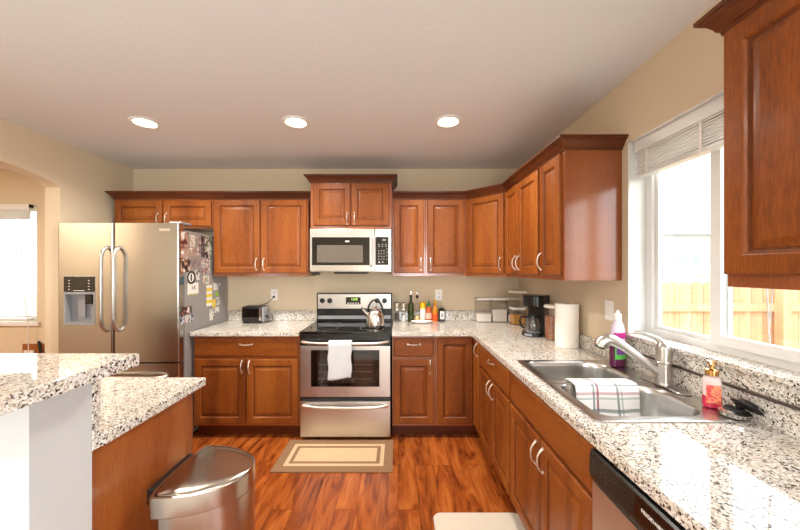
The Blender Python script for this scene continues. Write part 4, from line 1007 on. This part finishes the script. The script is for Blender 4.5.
# ------------------------------------------------------------------ trash can
tc_ = thing('trash_can', 'semi-round stainless steel trash can against the peninsula end', 'trash can', (-.90, 1.31, 0))
def dshape(d, n=30):
    a = .178-d; out = []
    for k in range(2*n):
        t = -PI/2+PI*k/n; c = math.cos(t); out.append((d+.034+((.276-d)*c if c > 0 else -.034*abs(c)**.7), a*math.sin(t)))
    return out
def DR(d, z, tilt=0): return [(x, y, z+tilt*x) for x, y in dshape(d)]
MB().rings([DR(.018, .012), DR(.016, .57)]).build('body', M['steelc'], tc_)
MB().rings([DR(.010, 0), DR(.008, .0115)]).build('base', M['black'], tc_)
MB().rings([DR(.004, .572), DR(.0, .576), DR(.0, .640), DR(.003, .645), DR(.012, .646), DR(.014, .634)], True, False).build('rim_band', M['steelc'], tc_)
MB().rings([DR(.016, .634), DR(.015, .646), DR(.018, .651), DR(.05, .655), DR(.10, .657)]).build('lid', steel('lid_steel', (.42, .37, .32, 1), .2, wav=.05), tc_, angle=60)
MB().box(-.028, -.002, -.12, .12, .58, .64, .006).build('hinge', M['black'], tc_)
MB().box(.285, .33, -.05, .05, .012, .028, .004).build('pedal', M['steelc'], tc_)

# ------------------------------------------------------------------ rugs
M['rug1'] = plain('tan_weave', rgb(136, 102, 72), .95, bump=1, bscale=260); M['rug2'] = plain('cream_weave', rgb(198, 170, 134), .95, bump=1, bscale=260)
rg2 = thing('rug', 'tan and cream bordered rug on the floor in front of the range', 'rug', (-.478, 2.525, 0))
def frame_(x, y, w_, z0, z1):
    q = [[(sx*(x-d), sy*(y-d), z) for sx, sy in ((-1, -1), (1, -1), (1, 1), (-1, 1))] for d, z in ((0, z0), (0, z1), (w_, z1), (w_, z0))]
    return MB().rings(q+[q[0]], False, False)
X_, Y_ = .438, .218
frame_(X_, Y_, .068, .0005, .009).build('outer_border', M['rug1'], rg2, smooth=False)
frame_(X_-.068, Y_-.068, .03, .0005, .009).build('cream_band', M['rug2'], rg2, smooth=False)
frame_(X_-.098, Y_-.098, .028, .0005, .009).build('inner_border', M['rug1'], rg2, smooth=False)
MB().box(-X_+.126, X_-.126, -Y_+.126, Y_-.126, .0005, .009).build('center_field', M['rug2'], rg2, smooth=False)
mt = MB().prism(rrect(.205, .722, 1.10, 1.915, .045, 6), .0005, .016, .006).build('floor_mat', plain('beige_foam', rgb(206, 194, 178), .6, bump=.4, bscale=150)); tag(mt, 'beige cushioned mat on the floor in front of the sink', 'mat')

# ------------------------------------------------------------------ wooden plate with a plug in the side room
wp = thing('wall_outlet', 'brown wooden outlet plate on the wall beyond the arch', 'outlet', (-3.825, YB, .60))
MB().box(-.115, .115, -.014, -.0006, -.07, .075, .003).build('plate', wood('oak_plate', True, dark=rgb(130, 74, 34), mid=rgb(166, 100, 48), light=rgb(190, 124, 66)), wp)
MB().box(-.085, .02, -.03, -.0145, -.07, .01, .003).build('adapter', M['whiteplastic'], wp)
MB().tube([(.06, -.016, .10), (.085, -.03, .06), (.105, -.04, .0), (.095, -.045, -.05)], .012, 8).build('black_plug_lead', M['black'], wp)

# ------------------------------------------------------------------ outside the kitchen window
M['ground'] = plain('dry_lawn', rgb(150, 146, 110), .95, bump=1, bscale=30)
g = box_obj('ground', M['ground'], XR+.3, 60, -12, 70, -.8, -.6); struct(g, 'pale ground outside the window', 'ground')
g = box_obj('ground', M['ground'], -30, XR+.3, YB+.3, 70, -.8, -.6); struct(g, 'pale ground behind the house', 'ground')
g = box_obj('ground', M['ground'], -30, 40, -30, YF-.3, -.8, -.6); struct(g, 'pale ground behind the camera', 'ground')
fn = thing('fence', 'warm cedar board fence in the yard outside the sink window', 'fence', (2.0, 3.95, -.6))
fm = [wood('cedar_board', dark=rgb(176, 128, 96), mid=rgb(198, 152, 116), light=rgb(212, 170, 134), rough=.8)]
for i in range(26):
    x = .145*i; h = 1.9+.01*math.sin(i*3.7); e = .028
    p = [(x, 0), (x+.138, 0), (x+.138, h-e), (x+.138-e, h), (x+e, h), (x, h-e)]
    MB().rings([[(a, 0, z) for a, z in p], [(a, .02, z) for a, z in p]]).build('board', fm[0], fn, smooth=False)
for z in (.5, 1.55): box_obj('rail', fm[0], 0, 3.77, -.045, -.0005, z, z+.09, fn)
for x in (.6, 2.55, 3.6): box_obj('post', fm[0], x, x+.09, -.14, -.0455, 0, 1.85, fn)
f2 = thing('fence', 'paler low fence farther away behind the cedar fence', 'fence', (6.0, 9.5, -.6))
pm = wood('weathered_board', dark=rgb(206, 188, 168), mid=rgb(220, 204, 186), light=rgb(230, 218, 202), rough=.8)
for i in range(22): MB().box(.3*i, .3*i+.29, 0, .02, 0, 2.25).build('board', pm, f2, smooth=False)
box_obj('rail', pm, 0, 6.6, -.045, -.0005, 1.9, 2.0, f2)
hs_ = thing('house', 'white neighbouring house with a grey roof beyond the fences', 'house', (18, 20, -.6))
hw_ = plain('white_siding', rgb(240, 238, 236), .8); rf_ = plain('grey_shingles', rgb(205, 205, 208), .9, bump=1, bscale=8); wg = plain('dark_window', rgb(170, 180, 192), .2)
box_obj('wall', hw_, -5, 6, 0, 7, 0, 4.25, hs_)
rf = MB().rings([[(x, y, z) for y, z in ((-.5, 4.2), (3.5, 5.9), (7.5, 4.2))] for x in (-5.4, 6.4)]).build('roof', rf_, hs_, smooth=False)
box_obj('gutter', plain('dark_gutter', rgb(120, 116, 114), .5), -5.4, 6.4, -.62, -.505, 4.1, 4.24, hs_)
for x in (-1.6, .55, 3.2):
    q = box_obj('window', hw_, x-.1, x+1.0, -.05, -.0005, 2.75, 3.75, hs_); box_obj('pane', wg, x, x+.9, -.07, -.0505, 2.83, 3.67, q)
tr = thing('tree', 'small leafy tree showing above the neighbour roof', 'tree', (24.5, 30.5, -.6))
MB().tube([(0, 0, 0), (0, 0, 4.0)], [.18, .1], 8).build('trunk', plain('bark', rgb(96, 78, 64), .9), tr)
bmx = bmesh.new(); bmesh.ops.create_icosphere(bmx, subdivisions=4, radius=1.0)
for v in bmx.verts:
    k = 1+.35*mnoise.noise(v.co*3.1)+.2*mnoise.noise(v.co*7); v.co = Vector((v.co.x*1.0*k, v.co.y*1.0*k, 5.0+v.co.z*1.7*k))
mb = MB(); mb.merge(bmx); mb.build('crown', plain('tree_leaves', rgb(110, 122, 84), .9, bump=1, bscale=6), tr, angle=180)
bs = thing('shrub', 'dark shrub in front of the neighbouring house', 'shrub', (17.2, 18.6, -.6))
bmx = bmesh.new(); bmesh.ops.create_icosphere(bmx, subdivisions=4, radius=1.0)
for v in bmx.verts:
    k = 1+.3*mnoise.noise(v.co*3.3+Vector((5, 1, 2)))+.15*mnoise.noise(v.co*8); v.co = Vector((v.co.x*1.1*k, v.co.y*.8*k, 1.5+v.co.z*1.7*k))
mb = MB(); mb.merge(bmx); mb.build('crown', plain('shrub_leaves', rgb(140, 148, 150), .9, bump=1, bscale=6), bs, angle=180)
MB().tube([(0, 0, 0), (0, 0, 1.0)], .12, 8).build('stem', plain('shrub_bark', rgb(96, 78, 64), .9), bs)
